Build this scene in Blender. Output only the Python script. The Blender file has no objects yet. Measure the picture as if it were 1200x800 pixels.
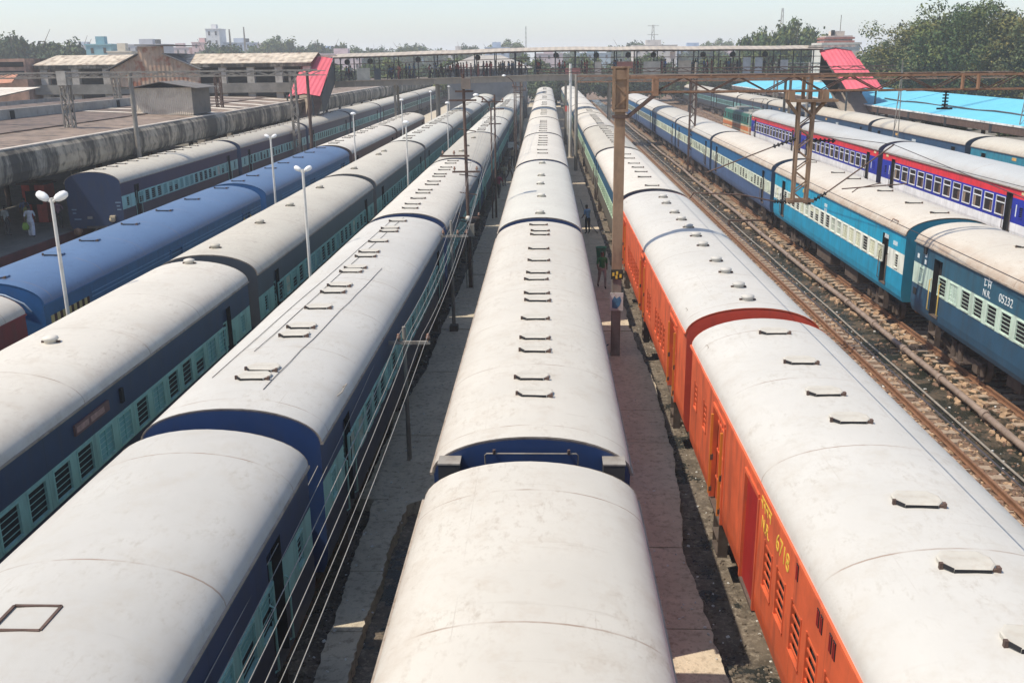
import bpy, bmesh, math, random
from mathutils import Vector, Matrix
R = math.radians
rnd = random.Random(7)
sc = bpy.context.scene
COL = sc.collection

# ------------------------------------------------------------------ camera
CZ = 9.83
YAW, PITCH, ROLL, FPX = R(2.14), R(16.43), R(-0.658), 1120.8
cam_d = bpy.data.cameras.new("camera")
cam_d.sensor_width = 36.0
cam_d.lens = FPX * 36.0 / 1200.0
cam_d.clip_start = 0.1
cam_d.clip_end = 6000
cam = bpy.data.objects.new("camera", cam_d)
COL.objects.link(cam)
_F = Vector((-math.sin(YAW) * math.cos(PITCH), math.cos(YAW) * math.cos(PITCH), -math.sin(PITCH)))
_R0 = Vector((math.cos(YAW), math.sin(YAW), 0))
_U0 = _R0.cross(_F)
_cr, _sr = math.cos(ROLL), math.sin(ROLL)
_Rv = _R0 * _cr + _U0 * _sr
_Uv = _U0 * _cr - _R0 * _sr
cam.matrix_world = Matrix(((_Rv.x, _Uv.x, -_F.x, 0), (_Rv.y, _Uv.y, -_F.y, 0), (_Rv.z, _Uv.z, -_F.z, CZ), (0, 0, 0, 1)))
sc.camera = cam

# ------------------------------------------------------------------ world, sun, exposure
SUN_EL = R(59)
SUN_AZ_BACK = R(20)          # how far behind the camera's left the sun stands
sun_dir = Vector((-math.cos(SUN_EL) * math.cos(SUN_AZ_BACK), -math.cos(SUN_EL) * math.sin(SUN_AZ_BACK), math.sin(SUN_EL)))
world = bpy.data.worlds.new("World")
sc.world = world
world.use_nodes = True
wn = world.node_tree
bg = wn.nodes["Background"]
sky = wn.nodes.new("ShaderNodeTexSky")
sky.sky_type = 'NISHITA'
sky.sun_disc = False
sky.sun_elevation = SUN_EL
sky.sun_rotation = math.atan2(sun_dir.x, sun_dir.y)
sky.air_density = 1.0
sky.dust_density = 1.0
sky.ozone_density = 1.0
hs = wn.nodes.new("ShaderNodeHueSaturation"); hs.inputs["Saturation"].default_value = .92
wn.links.new(sky.outputs[0], hs.inputs["Color"])
tn = wn.nodes.new("ShaderNodeMix"); tn.data_type = 'RGBA'; tn.blend_type = 'MULTIPLY'; tn.inputs["Factor"].default_value = 1; tn.inputs["B"].default_value = (.90, .925, .985, 1)
wn.links.new(hs.outputs[0], tn.inputs["A"]); wn.links.new(tn.outputs["Result"], bg.inputs[0])
bg.inputs[1].default_value = 0.135
sun_d = bpy.data.lights.new("sun", 'SUN')
sun_d.energy = 3.45
sun_d.angle = R(0.6)
sun_d.color = (1.0, 0.912, 0.765)
sun = bpy.data.objects.new("sun", sun_d)
COL.objects.link(sun)
sun.rotation_euler = (-sun_dir).to_track_quat('-Z', 'Y').to_euler()
sun.location = (0, 0, 60)
vs = sc.view_settings
vs.view_transform = 'Standard'
vs.look = 'None'
vs.exposure = 0.54
vs.gamma = 1.0
vs.use_curve_mapping = False
HAZE = 0.0006
sc.cycles.use_denoising = True
sc.cycles.volume_bounces = 1
sc.cycles.max_bounces = 6
sc.cycles.volume_step_rate = 4

# ------------------------------------------------------------------ materials
def nt(name):
    m = bpy.data.materials.new(name)
    m.use_nodes = True
    n = m.node_tree
    return m, n, n.nodes["Principled BSDF"], n.nodes.new, n.links.new

MC = {}
def paint(name, col, rough=0.55, var=0.18, scale=1.2, dirt=None, dirt_amt=0.25, streak=0.0, bump=0.0, metal=0.0, spec=0.5, rndtint=0.0, seam=0.0):
    """mottled paint: noise-varied base, patches of dirt, optional vertical streaks"""
    if name in MC: return MC[name]
    m, t, b, N, Lk = nt(name)
    tc = N("ShaderNodeTexCoord")
    n1 = N("ShaderNodeTexNoise"); n1.inputs["Scale"].default_value = scale; n1.inputs["Detail"].default_value = 6; n1.inputs["Roughness"].default_value = .62
    Lk(tc.outputs["Object"], n1.inputs["Vector"])
    r1 = N("ShaderNodeMapRange"); r1.inputs[1].default_value = .3; r1.inputs[2].default_value = .7
    r1.inputs[3].default_value = 1 - var; r1.inputs[4].default_value = 1 + var
    Lk(n1.outputs[0], r1.inputs[0])
    mul = N("ShaderNodeVectorMath"); mul.operation = 'SCALE'; mul.inputs[0].default_value = col[:3]
    Lk(r1.outputs[0], mul.inputs["Scale"])
    last = mul.outputs[0]
    if dirt is None: dirt = tuple(c * .35 + .03 for c in col[:3])
    n2 = N("ShaderNodeTexNoise"); n2.inputs["Scale"].default_value = scale * 2.7; n2.inputs["Detail"].default_value = 8
    mp = N("ShaderNodeMapping"); mp.inputs["Scale"].default_value = (1, 1, .25 if streak else 1)
    mp.inputs["Location"].default_value = (3.1, 7.7, 1.3)
    Lk(tc.outputs["Object"], mp.inputs["Vector"]); Lk(mp.outputs[0], n2.inputs["Vector"])
    r2 = N("ShaderNodeMapRange"); r2.inputs[1].default_value = .5; r2.inputs[2].default_value = .78
    r2.inputs[4].default_value = dirt_amt * 2
    Lk(n2.outputs[0], r2.inputs[0])
    mx = N("ShaderNodeMix"); mx.data_type = 'RGBA'; mx.inputs["B"].default_value = (*dirt, 1)
    Lk(r2.outputs[0], mx.inputs["Factor"]); Lk(last, mx.inputs["A"])
    last = mx.outputs["Result"]
    if seam:
        sp = N("ShaderNodeSeparateXYZ"); Lk(tc.outputs["Object"], sp.inputs[0])
        a = N("ShaderNodeMath"); a.operation = 'MULTIPLY_ADD'; a.inputs[1].default_value = 1 / seam; a.inputs[2].default_value = 20.4; Lk(sp.outputs[1], a.inputs[0])
        f = N("ShaderNodeMath"); f.operation = 'FRACT'; Lk(a.outputs[0], f.inputs[0])
        g = N("ShaderNodeMath"); g.operation = 'LESS_THAN'; g.inputs[1].default_value = .009; Lk(f.outputs[0], g.inputs[0])
        gm = N("ShaderNodeMath"); gm.operation = 'MULTIPLY'; gm.inputs[1].default_value = .45; Lk(g.outputs[0], gm.inputs[0])
        ms = N("ShaderNodeMix"); ms.data_type = 'RGBA'; ms.inputs["B"].default_value = (*[c * .3 for c in col[:3]], 1); Lk(gm.outputs[0], ms.inputs["Factor"]); Lk(last, ms.inputs["A"]); last = ms.outputs["Result"]
    if rndtint:
        oi = N("ShaderNodeObjectInfo"); rr = N("ShaderNodeMapRange"); rr.inputs[3].default_value = 1 - rndtint; rr.inputs[4].default_value = 1.0 + rndtint * .4
        Lk(oi.outputs["Random"], rr.inputs[0])
        ml = N("ShaderNodeVectorMath"); ml.operation = 'SCALE'; Lk(last, ml.inputs[0]); Lk(rr.outputs[0], ml.inputs["Scale"])
        last = ml.outputs[0]
    Lk(last, b.inputs["Base Color"])
    b.inputs["Roughness"].default_value = rough
    b.inputs["Metallic"].default_value = metal
    b.inputs["Specular IOR Level"].default_value = spec
    if bump:
        bp = N("ShaderNodeBump"); bp.inputs["Strength"].default_value = bump; bp.inputs["Distance"].default_value = .05
        n3 = N("ShaderNodeTexNoise"); n3.inputs["Scale"].default_value = scale * 6; n3.inputs["Detail"].default_value = 5
        Lk(tc.outputs["Object"], n3.inputs["Vector"]); Lk(n3.outputs[0], bp.inputs["Height"]); Lk(bp.outputs[0], b.inputs["Normal"])
    MC[name] = m
    return m

def roofmat(name, col, dirt, amt=0.35, seam=3.3, seamw=.005, edge=(.30, .22, .16), rough=.6, eamt=.35):
    if name in MC: return MC[name]
    m, t, b, N, Lk = nt(name)
    tc = N("ShaderNodeTexCoord"); sp = N("ShaderNodeSeparateXYZ"); Lk(tc.outputs["Object"], sp.inputs[0])
    oi = N("ShaderNodeObjectInfo")
    off = N("ShaderNodeVectorMath"); off.operation = 'MULTIPLY_ADD'; off.inputs[1].default_value = (37, 91, 53)
    Lk(oi.outputs["Random"], off.inputs[0]); Lk(tc.outputs["Object"], off.inputs[2])
    def noise(scale, detail, map_scale=(1, 1, 1), rg=.6):
        mp = N("ShaderNodeMapping"); mp.inputs["Scale"].default_value = map_scale; Lk(off.outputs[0], mp.inputs["Vector"])
        n = N("ShaderNodeTexNoise"); n.inputs["Scale"].default_value = scale; n.inputs["Detail"].default_value = detail; n.inputs["Roughness"].default_value = rg
        Lk(mp.outputs[0], n.inputs["Vector"]); return n.outputs[0]
    def rng(v, a, bb, c, d):
        r = N("ShaderNodeMapRange"); r.inputs[1].default_value = a; r.inputs[2].default_value = bb; r.inputs[3].default_value = c; r.inputs[4].default_value = d
        Lk(v, r.inputs[0]); return r.outputs[0]
    def mixc(a, bcol, f):
        x = N("ShaderNodeMix"); x.data_type = 'RGBA'; x.inputs["B"].default_value = (*bcol, 1); Lk(a, x.inputs["A"]); Lk(f, x.inputs["Factor"]); return x.outputs["Result"]
    def mth(op, a, bv):
        x = N("ShaderNodeMath"); x.operation = op
        for i, v in enumerate((a, bv)):
            if v is None: continue
            if isinstance(v, (int, float)): x.inputs[i].default_value = v
            else: Lk(v, x.inputs[i])
        return x.outputs[0]
    base = N("ShaderNodeVectorMath"); base.operation = 'SCALE'; base.inputs[0].default_value = col
    tv = rng(oi.outputs["Random"], 0, 1, .88, 1.04)
    Lk(mth('MULTIPLY', tv, rng(noise(.45, 5), .3, .7, .93, 1.05)), base.inputs["Scale"])
    last = base.outputs[0]
    last = mixc(last, dirt, rng(noise(1.6, 12, (1, 1, 1), .78), .50, .72, 0, amt))                # blotches
    last = mixc(last, tuple(c * .75 for c in dirt), mth('MULTIPLY', rng(noise(.9, 3), .42, .58, 0, 1), rng(noise(8, 10, (1, .5, 1), .8), .52, .66, 0, amt * 1.3)))   # smudges in patches
    last = mixc(last, tuple(c * .62 for c in dirt), rng(noise(1.1, 7, (.45, 5, .45), .7), .6, .8, 0, amt * .9))   # streaks running down the roof
    last = mixc(last, tuple(c * .8 for c in dirt), rng(noise(5, 8, (3, .5, 3), .7), .64, .78, 0, amt * .6))       # scuffs along the roof
    last = mixc(last, (.16, .09, .05), rng(noise(3.3, 10, (1, 1, 1), .75), .69, .76, 0, .55))       # rust specks
    # eave dirt
    ax = mth('ABSOLUTE', sp.outputs[0], None)
    ef = mth('MULTIPLY', rng(ax, 1.15, 1.6, 0, eamt), rng(noise(1.7, 8, (1, 1, 1), .7), .35, .65, .2, 1.1))
    last = mixc(last, edge, ef)
    # sheet seams
    fr = mth('FRACT', mth('ADD', mth('DIVIDE', sp.outputs[1], seam), 20.35), None)
    sl = mth('LESS_THAN', mth('ABSOLUTE', mth('SUBTRACT', fr, .5), None), seamw)
    last = mixc(last, (.25, .17, .12), mth('MULTIPLY', sl, rng(noise(1.5, 3), .4, .62, .05, .75)))
    sl2 = mth('LESS_THAN', mth('ABSOLUTE', mth('SUBTRACT', ax, .78), None), .006)
    last = mixc(last, (.3, .25, .2), mth('MULTIPLY', sl2, rng(noise(.9, 3), .5, .65, 0, .35)))
    Lk(last, b.inputs["Base Color"])
    b.inputs["Roughness"].default_value = rough
    b.inputs["Specular IOR Level"].default_value = .35
    bp = N("ShaderNodeBump"); bp.inputs["Strength"].default_value = .35; bp.inputs["Distance"].default_value = .03
    hh = mth('ADD', noise(1.1, 3, (1, .5, 1)), mth('MULTIPLY', noise(14, 4), .12))
    Lk(hh, bp.inputs["Height"]); Lk(bp.outputs[0], b.inputs["Normal"])
    MC[name] = m
    return m

def grain(name, cols, scales=(1.0, 8.0), rough=.9, bump=.6, wet=None, dist=.03):
    """ground: three colours mixed by two noises; wet = (threshold, colour) adds glossy patches"""
    if name in MC: return MC[name]
    m, t, b, N, Lk = nt(name)
    tc = N("ShaderNodeTexCoord")
    def noise(s, d, r=.65):
        n = N("ShaderNodeTexNoise"); n.inputs["Scale"].default_value = s; n.inputs["Detail"].default_value = d; n.inputs["Roughness"].default_value = r
        Lk(tc.outputs["Object"], n.inputs["Vector"]); return n.outputs[0]
    def rng(v, a, bb, c=0, d=1):
        r = N("ShaderNodeMapRange"); r.inputs[1].default_value = a; r.inputs[2].default_value = bb; r.inputs[3].default_value = c; r.inputs[4].default_value = d
        Lk(v, r.inputs[0]); return r.outputs[0]
    def mixc(a, bcol, f):
        x = N("ShaderNodeMix"); x.data_type = 'RGBA'
        x.inputs["B"].default_value = (*bcol, 1)
        if isinstance(a, tuple): x.inputs["A"].default_value = (*a, 1)
        else: Lk(a, x.inputs["A"])
        Lk(f, x.inputs["Factor"]); return x.outputs["Result"]
    last = mixc(cols[0], cols[1], rng(noise(scales[0], 8), .38, .62))
    last = mixc(last, cols[2], rng(noise(scales[1], 6), .5, .72))
    last = mixc(last, tuple(c * .4 for c in cols[0]), rng(noise(scales[1] * 3, 4), .58, .75, 0, .8))
    rsock = None
    if wet:
        wf = rng(noise(scales[0] * .8, 5), wet[0], wet[0] + .04)
        last = mixc(last, wet[1], wf)
        rsock = rng(wf, 0, 1, rough, .12)
        Lk(rsock, b.inputs["Roughness"])
    else: b.inputs["Roughness"].default_value = rough
    Lk(last, b.inputs["Base Color"])
    if bump:
        bp = N("ShaderNodeBump"); bp.inputs["Strength"].default_value = bump; bp.inputs["Distance"].default_value = dist
        h = noise(scales[1] * 2, 8)
        Lk(h, bp.inputs["Height"]); Lk(bp.outputs[0], b.inputs["Normal"])
    MC[name] = m
    return m

def corrugated(name, col, dirt, pitch=.22, axis=1, amt=.5, var=.15, seam=0.0):
    """corrugated sheet with grooves across one axis"""
    if name in MC: return MC[name]
    m = paint(name, col, .8, var, .5, dirt, amt, seam=seam)
    t = m.node_tree; b = t.nodes["Principled BSDF"]
    tc = t.nodes.new("ShaderNodeTexCoord"); sp = t.nodes.new("ShaderNodeSeparateXYZ"); t.links.new(tc.outputs["Object"], sp.inputs[0])
    mt = t.nodes.new("ShaderNodeMath"); mt.operation = 'MULTIPLY'; mt.inputs[1].default_value = 2 * math.pi / pitch
    t.links.new(sp.outputs[axis], mt.inputs[0])
    sn = t.nodes.new("ShaderNodeMath"); sn.operation = 'SINE'; t.links.new(mt.outputs[0], sn.inputs[0])
    bp = t.nodes.new("ShaderNodeBump"); bp.inputs["Strength"].default_value = .8; bp.inputs["Distance"].default_value = .03
    t.links.new(sn.outputs[0], bp.inputs["Height"]); t.links.new(bp.outputs[0], b.inputs["Normal"])
    return m

def glass(name, col=(.06, .08, .08)):
    m, t, b, N, Lk = nt(name)
    b.inputs["Base Color"].default_value = (*col, 1); b.inputs["Roughness"].default_value = .12
    return m

DARK = paint("dark_interior", (.012, .012, .014), .9, .1)  # near-black, carries the shade of unlit coach insides in its colour
BLACK = paint("black_rubber", (.02, .02, .022), .8, .2)
STEEL = paint("dirty_steel", (.10, .075, .06), .7, .3, 2, (.06, .035, .02), .4)
RUST = paint("rusty_steel", (.26, .145, .085), .85, .3, 2.5, (.09, .05, .035), .45)
RUSTD = paint("dark_rusty_steel", (.10, .06, .045), .85, .3, 2.5, (.05, .03, .02), .4)
BROWNP = paint("brown_weathered_steel", (.27, .17, .10), .8, .22, 1.6, (.13, .07, .045), .45, streak=1)
GREYP = paint("grey_weathered_steel", (.25, .225, .19), .75, .22, 1.6, (.12, .09, .07), .4, streak=1)
WHITEP = paint("white_lamp_paint", (.62, .59, .53), .5, .08, 2, (.4, .36, .3), .2)
RAILTOP = paint("rail_steel", (.22, .115, .065), .6, .2, 3, (.10, .055, .035), .4)
SLEEPER = paint("concrete_sleeper", (.34, .26, .19), .9, .25, 2, (.16, .11, .08), .4, bump=.4)
YELLOW = paint("yellow_handrail", (.52, .36, .08), .5, .15, 3)
WIRE = paint("wire_grey", (.30, .28, .25), .5, .1)
WIRED = paint("wire_dark", (.05, .04, .04), .6, .1)
LETW = paint("white_lettering", (.72, .76, .74), .6, .1, 6)
LETY = paint("yellow_lettering", (.75, .50, .06), .6, .1, 6)
CONC_E = grain("walkway_concrete", [(.50, .415, .305), (.60, .50, .375), (.30, .24, .17)], (1.1, 6), .9, .9)
CONC_D = grain("walkway_concrete_grey", [(.46, .40, .305), (.56, .49, .375), (.25, .205, .15)], (1.1, 6), .9, .9)
MUD = grain("oily_mud", [(.085, .068, .05), (.17, .135, .10), (.32, .27, .21)], (1.3, 9), .8, .8, wet=(.56, (.03, .032, .028)))
BED = grain("ballast_ground", [(.135, .085, .055), (.22, .145, .095), (.06, .042, .03)], (.45, 7), .95, 1.0)
DIRT = grain("dusty_ground", [(.24, .19, .14), (.30, .25, .19), (.18, .14, .10)], (.05, .5), .95, .4)

# ------------------------------------------------------------------ mesh helpers
class MB:
    def __init__(s): s.v = []; s.f = []; s.m = []; s.sm = []
    def add(s, vs_, fs, mat=0, smooth=False):
        o = len(s.v); s.v += [tuple(x) for x in vs_]
        for f in fs: s.f.append([i + o for i in f]); s.m.append(mat); s.sm.append(smooth)
        return s
    def box(s, x0, x1, y0, y1, z0, z1, mat=0):
        return s.add([(x0, y0, z0), (x1, y0, z0), (x1, y1, z0), (x0, y1, z0), (x0, y0, z1), (x1, y0, z1), (x1, y1, z1), (x0, y1, z1)],
                     [(0, 3, 2, 1), (4, 5, 6, 7), (0, 1, 5, 4), (1, 2, 6, 5), (2, 3, 7, 6), (3, 0, 4, 7)], mat)
    def bar(s, p, q, w, h=None, mat=0, up=(0, 0, 1)):
        """rectangular bar from p to q"""
        h = h or w; p = Vector(p); q = Vector(q); d = (q - p).normalized(); up = Vector(up)
        if abs(d.dot(up)) > .98: up = Vector((0, 1, 0))
        a = d.cross(up).normalized() * w / 2; b = a.cross(d).normalized() * h / 2
        vs_ = [p - a - b, p + a - b, p + a + b, p - a + b, q - a - b, q + a - b, q + a + b, q - a + b]
        return s.add(vs_, [(0, 3, 2, 1), (4, 5, 6, 7), (0, 1, 5, 4), (1, 2, 6, 5), (2, 3, 7, 6), (3, 0, 4, 7)], mat)
    def tube(s, pts, r, n=8, mat=0, r2=None, caps=True, smooth=True):
        pts = [Vector(p) for p in pts]; rings = []; k = len(pts)
        for i, p in enumerate(pts):
            d = (pts[min(i + 1, k - 1)] - pts[max(i - 1, 0)]).normalized()
            up = Vector((0, 0, 1)) if abs(d.z) < .9 else Vector((0, 1, 0))
            a = d.cross(up).normalized(); b = a.cross(d).normalized()
            rr = r if r2 is None else r + (r2 - r) * i / (k - 1)
            rings.append([p + (a * math.cos(2 * math.pi * j / n) + b * math.sin(2 * math.pi * j / n)) * rr for j in range(n)])
        vs_ = [v for ring in rings for v in ring]; fs = []
        for i in range(k - 1):
            for j in range(n): fs.append((i * n + j, i * n + (j + 1) % n, (i + 1) * n + (j + 1) % n, (i + 1) * n + j))
        s.add(vs_, fs, mat, smooth)
        if caps:
            s.add(rings[0], [tuple(range(n))[::-1]], mat); s.add(rings[-1], [tuple(range(n))], mat)
        return s
    def lathe(s, prof, c=(0, 0, 0), axis='z', n=16, mat=0, smooth=True):
        vs_ = []; k = len(prof); c = Vector(c)
        for (r, h) in prof:
            for j in range(n):
                a = 2 * math.pi * j / n; u, w = r * math.cos(a), r * math.sin(a)
                vs_.append(c + (Vector((u, w, h)) if axis == 'z' else Vector((h, u, w)) if axis == 'x' else Vector((u, h, w))))
        fs = [(i * n + j, i * n + (j + 1) % n, (i + 1) * n + (j + 1) % n, (i + 1) * n + j) for i in range(k - 1) for j in range(n)]
        return s.add(vs_, fs, mat, smooth)
    def prism(s, poly, y0, y1, mat=0):
        """poly in (x,z) extruded along y"""
        n = len(poly)
        vs_ = [(x, y0, z) for x, z in poly] + [(x, y1, z) for x, z in poly]
        fs = [(i, (i + 1) % n, n + (i + 1) % n, n + i) for i in range(n)] + [tuple(range(n))[::-1], tuple(range(n, 2 * n))]
        return s.add(vs_, fs, mat)
    def mesh(s, name, mats):
        me = bpy.data.meshes.new(name); me.from_pydata(s.v, [], s.f)
        for m in mats: me.materials.append(m)
        me.polygons.foreach_set("material_index", s.m); me.polygons.foreach_set("use_smooth", s.sm)
        me.update(); return me
    def obj(s, name, mats, parent=None, loc=(0, 0, 0)):
        return mk(name, s.mesh(name, mats if isinstance(mats, (list, tuple)) else [mats]), parent, loc)

def mk(name, mesh, parent=None, loc=(0, 0, 0), rz=0.0):
    o = bpy.data.objects.new(name, mesh); COL.objects.link(o)
    if parent: o.parent = parent
    o.location = loc
    if rz: o.rotation_euler = (0, 0, rz)
    return o

def thing(o, label, cat, group=None):
    o['label'] = label; o['category'] = cat
    if group: o['group'] = group
    return o
def root(name, loc, label, cat, group=None, rz=0.0):
    o = bpy.data.objects.new(name, None); COL.objects.link(o); o.location = loc; o.rotation_euler = (0, 0, rz)
    o.empty_display_size = .3
    return thing(o, label, cat, group)
def kind(o, k='structure'): o['kind'] = k; return o
ORD = ['first', 'second', 'third', 'fourth', 'fifth', 'sixth', 'seventh', 'eighth', 'ninth', 'tenth', 'eleventh', 'twelfth', 'thirteenth', 'fourteenth', 'fifteenth', 'sixteenth', 'seventeenth', 'eighteenth', 'nineteenth', 'twentieth']

def text(name, body, size, mat, parent, loc, side, ext=.003):
    cu = bpy.data.curves.new(name, 'FONT'); cu.body = body; cu.size = size; cu.extrude = ext; cu.align_x = 'CENTER'; cu.resolution_u = 4
    tmp = bpy.data.objects.new(name, cu); COL.objects.link(tmp)
    me = bpy.data.meshes.new_from_object(tmp.evaluated_get(bpy.context.evaluated_depsgraph_get()))
    bpy.data.objects.remove(tmp); bpy.data.curves.remove(cu)
    me.materials.clear(); me.materials.append(mat)
    o = mk(name, me, parent, loc); o.rotation_euler = (R(90), 0, R(-90) if side < 0 else R(90))
    return o

RZ = -0.45      # world height of the rail heads
GZ = -0.68      # ground between the tracks

# ------------------------------------------------------------------ coaches
LEN, HW, EAVE, TOP, BOT = 21.3, 1.6, 3.81, 4.45, 1.22
def wx(z):
    P = [(BOT, 1.49), (1.4, 1.565), (1.65, 1.6), (9, 1.6)]
    for (a, xa), (b, xb) in zip(P, P[1:]):
        if z <= b: return xa + (xb - xa) * (z - a) / (b - a)
def arc_pts(hw, drop0, n=18, zt=TOP, ze=EAVE):
    out = []
    for i in range(n + 1):
        a = math.pi * i / n
        out.append((-hw * math.cos(a), ze + (zt - ze) * math.sin(a)))
    return out

MESH = {}
def cached(key, fn):
    if key not in MESH: MESH[key] = fn()
    return MESH[key]

def wall_mesh(rows, openings_by_side, mats, length=LEN, ends=True, frames=None):
    """rows: [(z_top, slot)] from BOT upward; openings: {side: [(y0,y1,z0,z1)]}"""
    mb = MB()
    for side in (-1, 1):
        ops = openings_by_side.get(side, [])
        ys = sorted(set([0, length] + [y for o in ops for y in o[:2]]))
        zs = sorted(set([BOT, 1.4, 1.65] + [r[0] for r in rows] + [z for o in ops for z in o[2:]]))
        for y0, y1 in zip(ys, ys[1:]):
            if y1 - y0 < 1e-5: continue
            for z0, z1 in zip(zs, zs[1:]):
                if z1 - z0 < 1e-5: continue
                yc, zc = (y0 + y1) / 2, (z0 + z1) / 2
                if any(o[0] < yc < o[1] and o[2] < zc < o[3] for o in ops): continue
                slot = next(sl for zt, sl in rows if zc < zt + 1e-6)
                vs_ = [(side * wx(z0), y0, z0), (side * wx(z0), y1, z0), (side * wx(z1), y1, z1), (side * wx(z1), y0, z1)]
                mb.add(vs_, [(0, 1, 2, 3) if side > 0 else (0, 3, 2, 1)], slot)
    # ends
    ap = arc_pts(HW, 0, 18, TOP - .03, EAVE)
    lo = [(-wx(z), z) for z in (BOT, 1.4, 1.65)]
    poly = lo + ap + [(x * -1, z) for x, z in lo[::-1]]
    for y, rev in ((0, False), (length, True)):
        n = len(poly)
        mb.add([(x, y, z) for x, z in poly], [tuple(range(n)) if not rev else tuple(range(n))[::-1]], 3)
    # floor plate and dark liner just behind the windows
    mb.box(-1.47, 1.47, .05, length - .05, BOT, BOT + .05, 4)
    return mb.mesh("body", mats)

def liner_mesh(length=LEN):
    mb = MB(); mb.box(-1.40, 1.40, .1, length - .1, BOT + .2, EAVE - .02, 0); return mb.mesh("interior", [DARK])  # solid box close behind the windows, interior shade painted as near-black

def roof_mesh(mat, gutter, length=LEN, n=22, hw=1.635, zt=TOP, ze=EAVE - .015):
    mb = MB(); A = arc_pts(hw, 0, n, zt, ze)
    ys = [0, .35, .7] + [length * i / 10 for i in range(1, 10)] + [length - .7, length - .35, length]
    ys = sorted(set(ys)); vs_ = []; r = random.Random(len(MESH))
    for y in ys:
        e = min(y, length - y); k = 1 - .012 * max(0, (.7 - e) / .7)
        for x, z in A: vs_.append((x * (1 - (1 - k) * .5), y - .0, ze + (z - ze) * k + .006 * math.sin(y * 1.3 + x * 2)))
    m = len(A); fs = [(i * m + j, i * m + j + 1, (i + 1) * m + j + 1, (i + 1) * m + j) for i in range(len(ys) - 1) for j in range(m - 1)]
    mb.add(vs_, [f[::-1] for f in fs], 0, True)
    # end lips
    B = arc_pts(hw - .05, 0, n, zt - .06, ze)
    for y in (0, length):
        vs_ = [(x, y, ze + (z - ze) * .988) for x, z in A] + [(x, y, z) for x, z in B]
        mb.add(vs_, [(j, j + 1, m + j + 1, m + j) for j in range(m - 1)], 1)
    for s in (-1, 1): mb.box(s * hw - .035, s * hw + .02, 0, length, ze - .035, ze + .012, 1)
    return mb.mesh("roof", [mat, gutter])

def vent_mesh(mat, lug=RUSTD, w=.64, d=.46, h=.06):
    mb = MB()
    P = [(-w / 2, -.08), (-w / 3, -d / 2), (w / 3, -d / 2), (w / 2, -.08), (w / 2, .08), (w / 3, d / 2), (-w / 3, d / 2), (-w / 2, .08)]
    n = 8
    mb.add([(x, y, h * .85) for x, y in P] + [(x * .93, y * .9, h) for x, y in P], [(i, (i + 1) % n, n + (i + 1) % n, n + i) for i in range(n)] + [tuple(range(n, 2 * n))], 0)
    mb.add([(x, y, h * .85) for x, y in P] + [(x * .97, y * .97, -.04) for x, y in P], [(n + i, n + (i + 1) % n, (i + 1) % n, i) for i in range(n) if i != 1], 0)
    mb.box(-w * .335, w * .335, -d / 2 - .004, -d / 2 + .03, -.02, h * .88, 1)      # dark air slot facing along the coach
    mb.bar((-w * .34, -d / 2 + .01, .035), (-w * .5, -.10, .045), .02, .05, 1)
    mb.box(-w * .54, -w * .47, -.13, -.08, -.01, h + .012, 2)
    mb.box(w * .35, w * .46, -d / 2 + .03, -d / 2 + .07, -.01, h * .7, 2); mb.box(w * .46, w * .52, -d / 2 + .02, -d / 2 + .09, -.01, h + .012, 2)
    return mb.mesh("roof_vent", [mat if "blue" in mat.name else paint("vent_plate", (.475, .445, .38), .7, .08, 3, (.33, .25, .18), .2), DARK, lug])
def cap_mesh(mat):
    mb = MB()
    mb.lathe([(.13, -.04), (.14, .07), (.17, .08), (.16, .13), (.08, .16), (0, .165)], n=14, mat=0)
    mb.box(-.2, .2, -.03, .03, -.02, .05, 1)
    return mb.mesh("roof_vent", [mat, RUSTD])

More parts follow.
